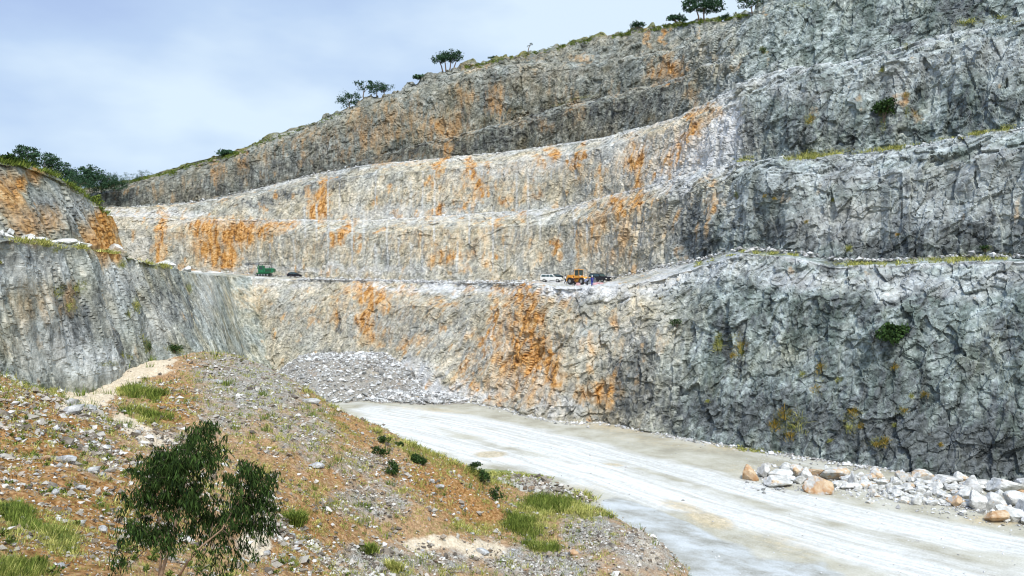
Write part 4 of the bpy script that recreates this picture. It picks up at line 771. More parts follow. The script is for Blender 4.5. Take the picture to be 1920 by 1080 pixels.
for x, y, w, h in [(108,548,10,18),(144,542,10,16),(132,575,9,20),(255,572,8,22),(243,590,7,10),(230,665,9,9),(248,668,8,9),(268,630,6,16),(232,497,9,12),(5,490,9,9)]:
    grass_tuft('small green-brown grass tuft rooted in the left rock wall', x, y, w * 1.2, h, M_GRASS, 'grass tufts on the left rock wall', 22, hang=True)
shrub('round almost black bush growing on the lower grey wall', 'bush', 1677, 640, 50, 44, group=None, n=900)
shrub('small dark green bush on the upper part of the lower wall right of the workers', 'bush', 1270, 615, 22, 18, n=300)
shrub('dark bush in a hollow high on the grey wall with dry tuft below it', 'bush', 1657, 228, 38, 44, n=700)
shrub('small dark bush on the pale top tiers near the skyline trees', 'bush', 1431, 100, 15, 13, n=200)
shrub('tiny upright bush on the middle grey tier beside the brown corner', 'bush', 1381, 374, 9, 15, n=120)
shrub('olive bush at the foot of the left wall where the track ends', 'bush', 328, 660, 28, 18, n=300, droop=.4)
shrub('narrow green bush against the left wall above the sandy track', 'bush', 282, 664, 13, 26, n=260)
shrub('dark bush in front of the bench wall cleft at far right', 'bush', 1848, 470, 24, 12, n=200)
for k, (x, y, w, h) in enumerate([(712,857,24,22),(737,893,27,30),(778,868,30,16),(722,832,20,20),(752,838,16,12),(884,886,24,20),(906,907,26,26),(931,938,22,32),(792,872,20,14)]):
    shrub('small dark bush on the lower edge of the spoil slope', 'bush', x, y, w, h, group='dark bushes along the lower edge of the spoil slope', n=620, only=('spoil_slope',))
grass_tuft('round pale green grass tuft right of the young gum tree', 547, 982, 48, 38, M_GRASS_G, n=150, only=('spoil_slope',))
grass_tuft('low yellow-green grass clump at the bottom centre of the slope', 735, 1068, 50, 24, M_GRASS, n=110, only=('spoil_slope',))
grass_tuft('bluish green weed clump left of the bottom clay mound', 690, 1035, 36, 24, M_GRASS_G, n=110, only=('spoil_slope',))
grass_tuft('spiky green grass clump standing on the bank above the track', 295, 662+80, 34, 22, M_GRASS_G, n=90, only=('spoil_slope',))
# ------------------------------------------------------------------ trees on the skyline
rt = np.random.default_rng(12)
def sky_tree(name, label, x, y, h_px, crown, d=None, nleaf=900, lean=(0, 0), mat=None, ls=.055, **k):
    b_ = locate(x, y) if d is None else P(x, y, d); H = h_px * b_[1] / F
    return limb_tree(name, label, tuple(b_ - np.array([0, 0, .3])), H, crown, nleaf, H * ls, mat or M_LEAF_F, rt, lean=lean, **k)
sky_tree('tree', 'large broad-crowned tree on the skyline at top right', 1316, 38, 52, [(-.35,0,.68,.28,.25,.2),(.0,0,.8,.38,.3,.22),(.38,0,.74,.32,.28,.22),(.2,.05,.6,.3,.25,.14),(.6,0,.62,.18,.2,.14),(-.5,0,.55,.15,.15,.1)], nleaf=2000, lean=(-.05,0), ntr=2, fork=.42)
sky_tree('tree', 'dark tree cut by the top edge right of the large skyline tree', 1412, 18, 40, [(-.5,0,.55,.3,.25,.2),(-.1,0,.7,.38,.3,.25),(.4,0,.6,.35,.3,.24),(.75,0,.75,.25,.25,.2)], nleaf=1500, ntr=2)
sky_tree('tree', 'lone umbrella-shaped tree with several trunks on the mid skyline', 839, 130, 40, [(-.45,0,.62,.26,.2,.17),(-.15,0,.72,.3,.25,.18),(.2,0,.8,.32,.25,.17),(.42,0,.72,.2,.2,.15),(.0,0,.62,.3,.25,.1)], nleaf=1500, ntr=4, fork=.4)
sky_tree('bare_tree', 'thin leaning bare tree on the skyline in the middle', 988, 100, 24, [(.25,0,.85,.12,.1,.08),(.05,0,.7,.05,.05,.05)], nleaf=50, lean=(.15,0), trunk_r=.16, fork=.6, cat='tree')
sky_tree('tree', 'grey-green thin tree between two dark trees on the left skyline', 679, 182, 38, [(-.2,0,.7,.22,.2,.2),(.15,0,.8,.25,.2,.16),(.3,0,.55,.2,.2,.15)], nleaf=360, fork=.3)
sky_tree('tree', 'low dark tree at the left end of the skyline group', 654, 198, 34, [(-.2,0,.5,.35,.3,.28),(.25,0,.6,.3,.3,.25)], nleaf=900, fork=.25)
sky_tree('tree', 'dark round tree in the middle of the skyline group', 702, 176, 30, [(-.15,0,.6,.35,.3,.25),(.25,0,.6,.3,.3,.25)], nleaf=900, fork=.3)
sky_tree('tree', 'small dark tree at the right end of the skyline group', 724, 170, 23, [(-.2,0,.6,.35,.3,.22),(.3,0,.7,.35,.3,.2)], nleaf=500, fork=.3)
for lab, x, y, w, h in [('low dark bush on the skyline left of the umbrella-shaped tree', 786, 146, 28, 10), ('rounded grey-green bush on the skyline left of the large tree', 1266, 42, 34, 14), ('small bush on the skyline between the leaning bare tree and large tree', 1195, 53, 24, 12), ('small grey bush between the two big skyline trees', 1362, 32, 20, 10), ('dark bush on the rocks by the middle of the skyline', 925, 112, 14, 8), ('dark bush on the far left part of the long skyline', 420, 291, 34, 10)]:
    shrub(lab, 'bush', x, y, w, h, M_LEAF_F, n=420)
sky_tree_l = [('tall open gum tree with a flat crown above the left wall', 48, 322, 54, [(-.3,0,.72,.22,.2,.1),(.05,0,.85,.28,.25,.12),(.3,0,.75,.22,.2,.1),(.1,0,.6,.25,.2,.08)], 800),
 ('broad gum tree right of the tallest one at left', 84, 330, 46, [(-.4,0,.7,.26,.2,.16),(0,0,.82,.34,.3,.18),(.4,0,.7,.3,.3,.16),(.1,0,.55,.4,.3,.14)], 1200),
 ('gum tree with hanging crown behind the left buttress', 108, 342, 40, [(-.3,0,.6,.35,.3,.2),(.3,0,.7,.34,.3,.2),(0,0,.4,.4,.3,.2)], 1200),
 ('dark dense tree in the left wood', 134, 350, 40, [(-.3,0,.6,.4,.3,.26),(.3,0,.5,.4,.3,.26),(0,0,.3,.5,.3,.24)], 1500),
 ('slender taller gum tree in the middle of the left wood', 166, 352, 50, [(-.1,0,.86,.2,.2,.1),(.15,0,.72,.24,.2,.12),(-.15,0,.5,.34,.3,.2),(.2,0,.35,.36,.3,.2)], 1300),
 ('round dark tree behind the slender gum tree', 190, 358, 38, [(-.2,0,.6,.4,.3,.26),(.35,0,.6,.34,.3,.24),(0,0,.3,.5,.3,.24)], 1400),
 ('dark tree at the right edge of the left wood', 214, 354, 34, [(-.3,0,.6,.35,.3,.25),(.25,0,.5,.4,.3,.26),(0,0,.25,.5,.3,.2)], 1200),
 ('small tree at the foot of the long skyline next to the left wood', 243, 338, 16, [(-.4,0,.6,.5,.4,.3),(.5,0,.5,.5,.4,.3)], 400),
 ('small flat-topped tree where the long skyline begins', 266, 333, 15, [(-.4,0,.7,.5,.4,.25),(.5,0,.7,.6,.4,.25)], 400),
 ('low dark tree filling the gap in the left wood', 150, 354, 28, [(-.4,0,.5,.5,.4,.3),(.4,0,.5,.5,.4,.3)], 900)]
for lab, x, y, h, c, n in sky_tree_l: sky_tree('gum_tree', lab, x, y, h, c, d=268 + 5 * math.sin(x), nleaf=n, group='trees behind the left wall')
shrub('thick green bush crowning the left buttress', 'bush', 20, 306, 40, 18, M_LEAF_D, n=700); shrub('green bush on the edge of the left buttress beside the gum trees', 'bush', 52, 308, 26, 14, M_LEAF_D, n=400)
shrub('bright green bush at the right shoulder of the left buttress', 'bush', 181, 382, 20, 18, M_GRASS_G, n=400, droop=.3)
# ------------------------------------------------------------------ the young gum tree in front
def hero():
    rng = np.random.default_rng(21); D0 = 13.0; s = D0 / F
    base = P(318, 1135, D0); base[2] = float(gz(np.array([base[0]]), np.array([D0]))[0]) - .05
    W_ = lambda x, y, dy=0.0: Vector(P(x, y, D0)) + Vector((0, dy, 0)) - Vector(base)
    r = empty('young_gum_tree', tuple(base), label='young gum tree with dark drooping leaves and a pale thin trunk in the foreground', cat='tree')
    t = MB(); t.tube([(0, 0, -.2), W_(300, 1085), W_(325, 1010, -.05), W_(336, 960, -.05), W_(347, 900, 0), W_(352, 850, .05), W_(362, 805, 0)], [.040, .032, .027, .022, .015, .010, .004], 9)
    t.build('trunk', M_BARK_P, r, smooth=True)
    br = MB(); br.tube([W_(330, 1090), W_(356, 1050, -.1), W_(385, 1018, -.15), W_(425, 985, -.2), W_(455, 930, -.1), W_(470, 870, 0)], [.022, .019, .016, .012, .008, .004], 8)
    br.build('branch', M_BARK_P, r, smooth=True)
    br = MB(); br.tube([W_(298, 1090), W_(298, 1040, .1), W_(297, 1010, .15), W_(285, 960, .15), W_(262, 910, .1)], [.026, .022, .018, .012, .004], 8)
    br.build('branch', M_BARK_P, r, smooth=True)
    cl = [(370,815,30,22,1.5),(350,835,45,26,2),(390,850,34,30,2),(330,860,50,30,2.4),(290,850,24,24,.8),(355,890,40,36,2.8),(310,900,50,34,2.6),(265,900,32,28,1.2),(250,935,24,20,.8),(290,950,40,30,2.2),(340,940,46,36,2.4),(372,940,32,36,1.8),(300,990,42,26,1.4),(260,985,26,24,.8),(275,1010,18,22,.7),
          (390,985,34,30,1.4),(355,990,30,20,.8),(452,882,22,20,.9),(480,875,22,18,.9),(465,910,40,26,1.8),(500,905,22,22,.8),(452,948,26,34,1.4),(485,950,30,30,1.2),(460,990,34,30,1.3),(420,1010,34,26,1.1),(450,1030,26,24,.7),(490,990,16,26,.5),(395,1030,24,20,.6),(410,1065,30,12,.6),(225,1040,20,20,.35),(240,1075,24,8,.3),(330,1010,20,10,.3),(215,1060,14,14,.3)]
    pts = []; tw = MB(); hubs = [W_(336, 950), W_(347, 900), W_(325, 1000, 0), W_(425, 985, -.2), W_(455, 930, -.1), W_(297, 1010, .15), W_(285, 960, .15), W_(352, 850), W_(400, 1005, -.15)]
    for x, y, rx, ry, wgt in cl:
        dy = rng.uniform(-.35, .35); c = W_(x, y, dy); h = min(hubs, key=lambda q_: (q_ - c).length)
        tw.tube([h, (h + c) / 2 + Vector((0, 0, .06)), c + Vector((0, 0, ry * s * .5))], [.009, .006, .003], 5)
        nb = int(21 * wgt * rng.uniform(.5, 1.15))
        for _ in range(nb):                                  # small hanging sprays
            u = rand_dirs(1, rng)[0] * rng.uniform(0, 1) ** .45 * rng.choice([1, 1, 1, 1.35]); p0 = Vector((c.x + u[0] * rx * s, c.y + u[1] * .42, c.z + u[2] * ry * s + .03))
            if rng.uniform() < .4: tw.tube([c + (p0 - c) * .3, p0], [.003, .0015], 3, cap=False)
            k = rng.integers(13, 22)
            for j in range(k): pts.append((p0.x + rng.normal(0, .045), p0.y + rng.normal(0, .045), p0.z - rng.uniform(-.05, .10)))
    tw.build('twig', M_BARK, r); tw = None
    pts = np.array(pts); obj('crown', leaves_mesh('gum_crown', pts, .11, .0115, rng, M_LEAF_E, droop=1.5), r)
hero()
# small weeds around the foot of the slope, bottom left
# ------------------------------------------------------------------ boulders
BM = [rock_mesh('boulder', 100 + i, 4, [M_BOULDER]) for i in range(9)]; BS = [rock_mesh('stone', 200 + i, 2, [M_SLAB]) for i in range(6)]
def boulder(x, yb, w, h, rust=0.0, grey=0.0, name='boulder', label=None, group=None, only=None, pool=BM, cat='boulder', k=[0], d=None):
    k[0] += 1; rng = np.random.default_rng(k[0] * 7 + 1)
    b_ = locate(x, yb, only) if d is None else P(x, yb, d); s = b_[1] / F
    o = bpy.data.objects.new(name, pool[k[0] % len(pool)]); link(o)
    rx = w * s / 2; rz_ = h * s / 2
    o.location = (b_[0], b_[1] + rx * .6, b_[2] + rz_ * .72); o.scale = (rx * 1.3, (rx * rz_) ** .5 * 1.4, rz_ * 1.85); o.rotation_euler = (rng.normal(0, .12), rng.normal(0, .12), 0 if w > 2.2 * h else rng.choice([0, math.pi]) + rng.normal(0, .2))
    o.color = (rust, grey, 0, 1)
    return tag(o, label or 'pale grey boulder in the row below the grey wall', cat, group)
ROW = 'boulders in the row at the foot of the grey wall'
zx = lambda a: 1280 + a / 3
zy = lambda a: 720 + a / 3
NAMED = [(383,545,95,75,.75,.4,'orange-brown angular boulder at the left end of the row'),(465,530,68,72,.1,.3,'upright grey boulder right behind the orange one at the left end'),(530,578,102,62,.3,.1,'wide white and tan boulder at the front of the left part of the row'),(792,615,135,100,.62,.3,'big rounded tan boulder sticking out at the front of the row'),(850,542,112,76,.4,.4,'large brownish boulder behind the big rounded tan one'),(755,518,84,46,.75,.1,'flat orange-topped boulder left of the large brownish one'),(718,572,42,34,.85,.2,'small orange boulder leaning on the big rounded tan one'),(1360,550,122,58,.5,0,'long tan-topped boulder at the back of the middle pile'),(1575,560,78,58,.4,0,'cream boulder at the back left of the right group'),(1650,607,118,84,.15,0,'large wedge-shaped white boulder in the right group'),(1545,690,76,60,.6,0,'tan-marked boulder at the front edge of the small rock pile'),(1825,627,135,100,.15,0,'largest white boulder at the back right end of the row'),(1902,626,56,60,.65,.1,'orange-tinted boulder at the right edge of the picture'),(1765,782,98,66,.85,.2,'orange boulder at the front right end of the row'),(1862,770,116,90,.05,.2,'large grey boulder in front at the right end'),(1882,692,110,74,.2,0,'broad white boulder behind the large grey front one at right'),(1772,716,104,92,.35,.1,'cream boulder directly above the orange front one'),(1688,710,90,108,.15,.05,'tall white boulder left of the orange front one'),(1100,540,104,58,.5,0,'tan-striped boulder at the back left of the small rock pile'),(1245,552,76,58,.45,.1,'domed tan-grey boulder at the back of the small rock pile'),(1490,575,112,62,.1,.15,'long low grey boulder at the back of the right pile'),(1055,672,36,20,.4,0,'small lone stone lying in front of the rock pile')]
for a in NAMED: boulder(zx(a[0]), zy(a[1]), a[2] / 3, a[3] / 3, a[4], a[5], label=a[6], only=('pit_floor',), group=ROW)
OTH = [(540,540,94,60,.1,0),(600,548,66,46,.2,0),(632,525,76,60,.5,0),(670,562,62,48,0,0),(700,540,50,66,0,0),(590,490,90,42,.1,0),(472,478,46,36,.1,.8),(905,518,42,50,.2,0),(875,583,62,46,.1,.1),(930,597,60,38,.1,0),(940,566,70,56,.1,0),(1000,598,42,22,.2,0),(1030,560,50,40,0,.1),(1000,535,60,40,0,0),(970,580,40,70,0,0),(1440,598,72,46,0,0),(1605,692,46,30,.4,0),(1605,656,104,74,.1,.15),(1600,610,90,40,.4,0),(1410,687,56,36,0,0),(1326,686,46,44,.1,0),(1250,673,52,34,.4,0),(1740,600,60,40,.2,.2),(1800,655,90,46,.3,0),(1825,778,36,30,0,0),(1930,740,60,110,.1,.1),(1960,800,80,60,.2,0),(1700,580,80,40,.1,.3),(1940,600,70,90,.2,0)]
for a in OTH: boulder(zx(a[0]), zy(a[1]), a[2] / 3, a[3] / 3, a[4], a[5], label='white-grey boulder among the others of the long row', group=ROW, only=('pit_floor',))
rb = np.random.default_rng(9)
for row_, (ylo, n_) in enumerate([(0, 26), (1, 30), (2, 30), (3, 24)]):
    for k in range(n_):
        x = 890 + (1680 - 890) * (k + rb.uniform(.1, .9)) / n_; lo = np.interp(x, [890, 1000, 1100, 1250, 1450, 1680], [590, 598, 650, 675, 690, 700]); hi = np.interp(x, [890, 1100, 1300, 1680], [530, 520, 535, 570])
        yb = hi + (lo - hi) * (row_ + rb.uniform(.1, .9)) / 4; w = rb.uniform(24, 52)
        boulder(zx(x), zy(yb), w / 3, w * rb.uniform(.6, .95) / 3, rb.choice([0, 0, .1, .45]), 0, label='small white rock in the pile between the larger boulders', group='small rocks in the pile below the grey wall', cat='rock', name='rock', pool=BM, only=('pit_floor',))
lz = [(20,137,56,30),(52,116,44,30),(145,160,104,46),(215,160,76,34),(290,168,60,22),(343,180,92,46),(428,192,92,44),(482,195,52,24),(643,218,80,46),(925,297,72,32),(968,305,34,22),(1045,332,62,36),(1095,344,72,28),(1195,346,52,26),(1235,348,44,20),(1302,350,54,22),(1160,346,30,14),(250,165,40,24),(385,180,40,24),(5,120,30,26)]
LZN = {2: 'large white boulder at the left end of the upper ledge', 5: 'rounded white boulder in the middle of the upper ledge', 6: 'broad white boulder where the ledge meets the rust wall', 8: 'lone white boulder at the right end of the upper ledge below the rust wall', 9: 'white boulder behind the grass on the lower end of the ledge', 15: 'white block nearest the green drilling rig'}
for i, (x, y, w, h) in enumerate(lz):
    X, Y = x / 3, 400 + y / 3; dz = float(np.interp(X, [0, 60, 130, 185, 215, 235, 320, 350, 390, 440], [69, 74, 82, 92, 102, 115, 150, 222, 232, 234]))
    boulder(X, Y, w / 3, h / 3, 0, 0, label=LZN.get(i, 'white boulder lying on the ledge of the left wall'), group='white boulders along the left ledge', d=dz)
boulder(1408, 474, 18, 8, 0, .5, label='grey boulder on the grassy hump of the right bench')
rng = np.random.default_rng(91); nf_ = 2600; xx = rng.uniform(1395, 1960, nf_); yy = np.interp(xx, [1395, 1500, 1620, 1750, 1850, 1960], [892, 895, 915, 938, 950, 965]) + rng.normal(0, 13, nf_)
w = fl(xx, yy); w[:, 2] = ZF + .02; stone_field('rubble', w, np.clip(np.exp(rng.normal(math.log(.11), .55, nf_)), .04, .5), M_STONE_P, 92)
SL = [('flat grey slab with a pale top on the left slope',121,872,26,20,.1,0),('grey stone above the grass strip on the left slope',173,889,20,14,0,.2),('small grey stone beside the grey stone on the left slope',190,896,13,11,0,0),('dark flat rock on the edge of the mound above the pit floor',578,756,26,10,0,.5),('long grey rock on the mound crest',590,880,24,12,0,.1),('white block on the lower mound flank',810,907,12,9,0,0),('grey block right of the white block on the lower flank',826,916,14,9,0,.2),('grey rock at the foot of the left slope below the track',135,780,28,20,0,.2),('pale rock beside the track edge',130,762,30,14,0,.3),('blue-grey rock slab near the track',168,773,20,14,0,.2),('white stone near the top of the spoil mound',411,720,12,8,0,0),('grey rock low on the slope left of the gum tree',100,929,20,14,0,0),('white rock left of the gum tree crown',145,924,18,14,0,0),('angular grey rock just right of the gum tree',150,986,14,12,0,.1),('pale rock by the lower left grass',190,1000,18,12,0,0),('white stone right of the gum tree foot',545,1010,12,10,0,0),('pale stone lying in the clay right of the gum tree',552,1022,10,7,.2,0),('white boulder at the edge of the slope foot',935,954,8,7,0,0),('grey slab in the gravel at the bottom centre',905,1040,20,12,0,.1),('rusty stone beside the pond-side heap',1075,1043,14,10,.7,.2)]
for lab, x, y, w, h, ru, gr in SL: boulder(x, y, w, h, ru, gr, name='stone', label=lab, pool=BS, cat='stone', only=('spoil_slope',))
rr_ = np.random.default_rng(77); n_ = 0
sel = np.where((P_[:, 1] > 14) & (px > 5) & (px < 1270) & (py > 660) & (py < 1078))[0]
for i in rr_.choice(sel, 130, p=(lambda q_: q_ / q_.sum())(np.clip(dens[sel], .02, None))):
    w = rr_.uniform(7, 15) * np.clip(30 / P_[i, 1], .45, 1.1); boulder(float(px[i]), float(py[i]), w, w * rr_.uniform(.5, .8), 0.1 if rr_.uniform() > .25 else .6, rr_.choice([0, 0, .4]), name='stone', label='grey stone scattered on the spoil slope', group='scattered stones on the spoil slope', pool=BS, cat='stone', only=('spoil_slope',))
# ================================================================== machines, cars and people on the working bench
M_GREEN = simple('green_paint', (0.015, 0.14, 0.06), .45, .4); M_YEL = simple('yellow_paint', (0.66, 0.32, 0.06), .6, .3, var=.3); M_WHITE = simple('white_paint', (.66, .66, .64), .45, .4, var=.08)
M_TYRE = simple('rubber', (.03, .03, .03), .8, .2); M_RIM = simple('rim_steel', (.45, .45, .44), .4, .5, .5); M_STEEL = simple('dull_steel', (.33, .35, .36), .5, .5, .6); M_BLACKC = simple('dark_paint', (.012, .014, .022), .25, .5, var=.3)
M_GLASS = simple('window_glass', (.04, .07, .07), .08, .6, var=.1); M_PINK = simple('pink_card', (.62, .38, .38), .8, .1, var=.15); M_LAMP = simple('lamp_lens', (.85, .8, .7), .15, .5); M_RED = simple('red_lens', (.5, .02, .02), .3, .5)
M_SKIN = simple('skin', (.22, .12, .08), .6, .3); M_BLUE = simple('blue_cloth', (.015, .04, .28), .85, .1); M_SHIRT = simple('white_cloth', (.78, .78, .78), .9, .1, var=.06); M_TROU = simple('dark_cloth', (.02, .022, .03), .9, .1); M_PALEB = simple('pale_blue_cloth', (.35, .42, .62), .9, .1); M_HAT = simple('helmet_shell', (.85, .85, .82), .4, .4, var=.03); M_HAIR = simple('hair', (.01, .008, .007), .8, .1); M_BOOT = simple('boot_leather', (.03, .02, .015), .6, .3)
def wheel(parent, x, y, r, w, rim=.55):
    t = MB(); n = 24; prof = [(r * rim, -w / 2), (r * .93, -w / 2), (r, -w * .32), (r, w * .32), (r * .93, w / 2), (r * rim, w / 2)]
    vs = [(rr * math.cos(2 * math.pi * k / n), ww, rr * math.sin(2 * math.pi * k / n)) for rr, ww in prof for k in range(n)]
    fs = [(i * n + k, i * n + (k + 1) % n, (i + 1) % len(prof) * n + (k + 1) % n, (i + 1) % len(prof) * n + k) for i in range(len(prof)) for k in range(n)]
    t.add(vs, fs)
    wh = t.build('wheel', M_TYRE, parent); wh.location = (x, y, r); q_ = MB(); q_.cyl((0, -w * .36, 0), (0, w * .36, 0), r * rim * 1.02); q_.cyl((0, -w * .44, 0), (0, w * .44, 0), r * .2, 10); q_.build('rim', M_RIM, wh); return wh
def at(x, y, only=('terraced_rock_face',)): return tuple(locate(x, y, only, 3.0))
def at_d(x, y, d): return tuple(P(x, y, d))
# ---- car bodies: side profile with tumblehome
def car(name, label, cat, loc, rz, Lc, Wc, body, roofprof, lowprof, paint, wr, wx, glass):
    r = empty(name, loc, rz, label=label, cat=cat); b = MB()
    b.prism(lowprof, -Wc / 2, Wc / 2); ob = b.build('body', paint, r, bevel=.06)
    c = MB(); n = len(roofprof); inn = Wc / 2 - .20; vs = []
    z0, z1 = min(p[1] for p in roofprof), max(p[1] for p in roofprof)
    for sgn in (-1, 1):
        for x, z in roofprof: vs.append((x, sgn * (Wc / 2 - .04 - .2 * (z - z0) / (z1 - z0)), z))
    c.add(vs, [tuple(range(n)), tuple(range(2 * n - 1, n - 1, -1))] + [(i, i + n, (i + 1) % n + n, (i + 1) % n) for i in range(n)]); c.build('cabin', paint, r, bevel=.05)
    for sgn in (-1, 1):
        for prof in glass:
            g_ = MB(); yy = lambda z: sgn * (Wc / 2 - .04 - .2 * (z - z0) / (z1 - z0) + .006); vs = [(x, yy(z), z) for x, z in prof] + [(x, yy(z) - sgn * .03, z) for x, z in prof]; m = len(prof)
            g_.add(vs, [tuple(range(m)), tuple(range(2 * m - 1, m - 1, -1))] + [(i, i + m, (i + 1) % m + m, (i + 1) % m) for i in range(m)]); g_.build('window', M_GLASS, r)
    # windscreen and rear window lie on the slopes of the cabin
    for (xa, za), (xb, zb), nm in ((roofprof[-1], roofprof[-2], 'windscreen'), (roofprof[0], roofprof[1], 'rear_window')):
        g_ = MB(); s_ = 1 if nm == 'windscreen' else -1; a, c_2 = (xa + (xb - xa) * .12, za + (zb - za) * .12), (xa + (xb - xa) * .85, za + (zb - za) * .85)
        wA, wB = Wc / 2 - .14, Wc / 2 - .28; o_ = .012 * s_
        g_.add([(a[0] + o_, -wA, a[1] + .01), (a[0] + o_, wA, a[1] + .01), (c_2[0] + o_, wB, c_2[1] + .01), (c_2[0] + o_, -wB, c_2[1] + .01), (a[0] - o_ * 2, -wA, a[1] - .02), (a[0] - o_ * 2, wA, a[1] - .02), (c_2[0] - o_ * 2, wB, c_2[1] - .02), (c_2[0] - o_ * 2, -wB, c_2[1] - .02)], [(0, 1, 2, 3), (7, 6, 5, 4), (0, 4, 5, 1), (1, 5, 6, 2), (2, 6, 7, 3), (3, 7, 4, 0)]); g_.build(nm, M_GLASS, r)
    for x in wx:
        for sgn in (-1, 1): wheel(r, x, sgn * (Wc / 2 - .1), wr, .24)
    xf, xr = max(p[0] for p in lowprof), min(p[0] for p in lowprof)
    for sgn in (-1, 1):
        q_ = MB(); q_.box((xf - .02, sgn * (Wc / 2 - .28), .72), (.1, .34, .16)); q_.build('headlight', M_LAMP, r, bevel=.02)
        q_ = MB(); q_.box((xr + .01, sgn * (Wc / 2 - .18), .82), (.08, .18, .3)); q_.build('tail_light', M_RED, r, bevel=.02)
        q_ = MB(); q_.box((roofprof[-1][0] - .25, sgn * (Wc / 2 + .08), z0 + .1), (.12, .2, .14)); q_.build('mirror', paint, r, bevel=.02)
    q_ = MB(); q_.box((xf + .03, 0, .42), (.14, Wc * .96, .2)); q_.box((xr - .03, 0, .42), (.14, Wc * .96, .2)); q_.build('bumper', M_TYRE, r, bevel=.03); return r
hatch_low = [(-2.1, .35), (2.15, .33), (2.2, .62), (2.05, .82), (1.1, 1.0), (-2.0, 1.02), (-2.15, .8)]
hatch_roof = [(-2.02, .98), (-1.62, 1.42), (-.9, 1.52), (.25, 1.46), (1.2, .96)]
car('parked_car', 'dark blue-black hatchback parked alone on the bench right of the green drilling rig', 'car', at(554, 519.9), rad(-6), 4.3, 1.75, None, hatch_roof, hatch_low, M_BLACKC, .31, (-1.3, 1.35), [[(-1.5, 1.06), (-1.35, 1.36), (-.5, 1.42), (-.5, 1.06)], [(-.42, 1.06), (-.42, 1.42), (.2, 1.38), (.85, 1.04)]])
suv_low = [(-2.35, .42), (2.35, .42), (2.38, .8), (2.2, 1.08), (1.0, 1.14), (-2.35, 1.12)]
suv_roof = [(-2.33, 1.1), (-2.2, 1.72), (-1.8, 1.8), (.3, 1.78), (1.05, 1.1)]
zb = lambda x, y, d: at(x, y)
car('white_off_roader', 'white off-roader parked on the bench left of the yellow wheel loader', 'car', zb(1033, 527.4, 184), rad(-12), 4.7, 1.85, None, suv_roof, suv_low, M_WHITE, .38, (-1.45, 1.5), [[(-2.1, 1.18), (-2.02, 1.66), (-1.1, 1.68), (-1.1, 1.18)], [(-1.0, 1.18), (-1.0, 1.68), (-.3, 1.68), (-.3, 1.18)], [(-.2, 1.18), (-.2, 1.68), (.22, 1.66), (.75, 1.16)]])
car('dark_car', 'dark car half hidden behind the front of the white off-roader', 'car', zb(1047, 526.2, 189), rad(-8), 4.3, 1.75, None, hatch_roof, hatch_low, M_BLACKC, .31, (-1.3, 1.35), [[(-1.5, 1.06), (-1.35, 1.36), (-.5, 1.42), (-.5, 1.06)], [(-.42, 1.06), (-.42, 1.42), (.2, 1.38), (.85, 1.04)]])
car('black_off_roader', 'black off-roader parked right of the yellow wheel loader behind the men', 'car', zb(1124, 528.6, 168), rad(-50), 4.7, 1.85, None, suv_roof, suv_low, M_BLACKC, .38, (-1.45, 1.5), [[(-2.1, 1.18), (-2.02, 1.66), (-1.1, 1.68), (-1.1, 1.18)], [(-1.0, 1.18), (-1.0, 1.68), (-.3, 1.68), (-.3, 1.18)], [(-.2, 1.18), (-.2, 1.68), (.22, 1.66), (.75, 1.16)]])
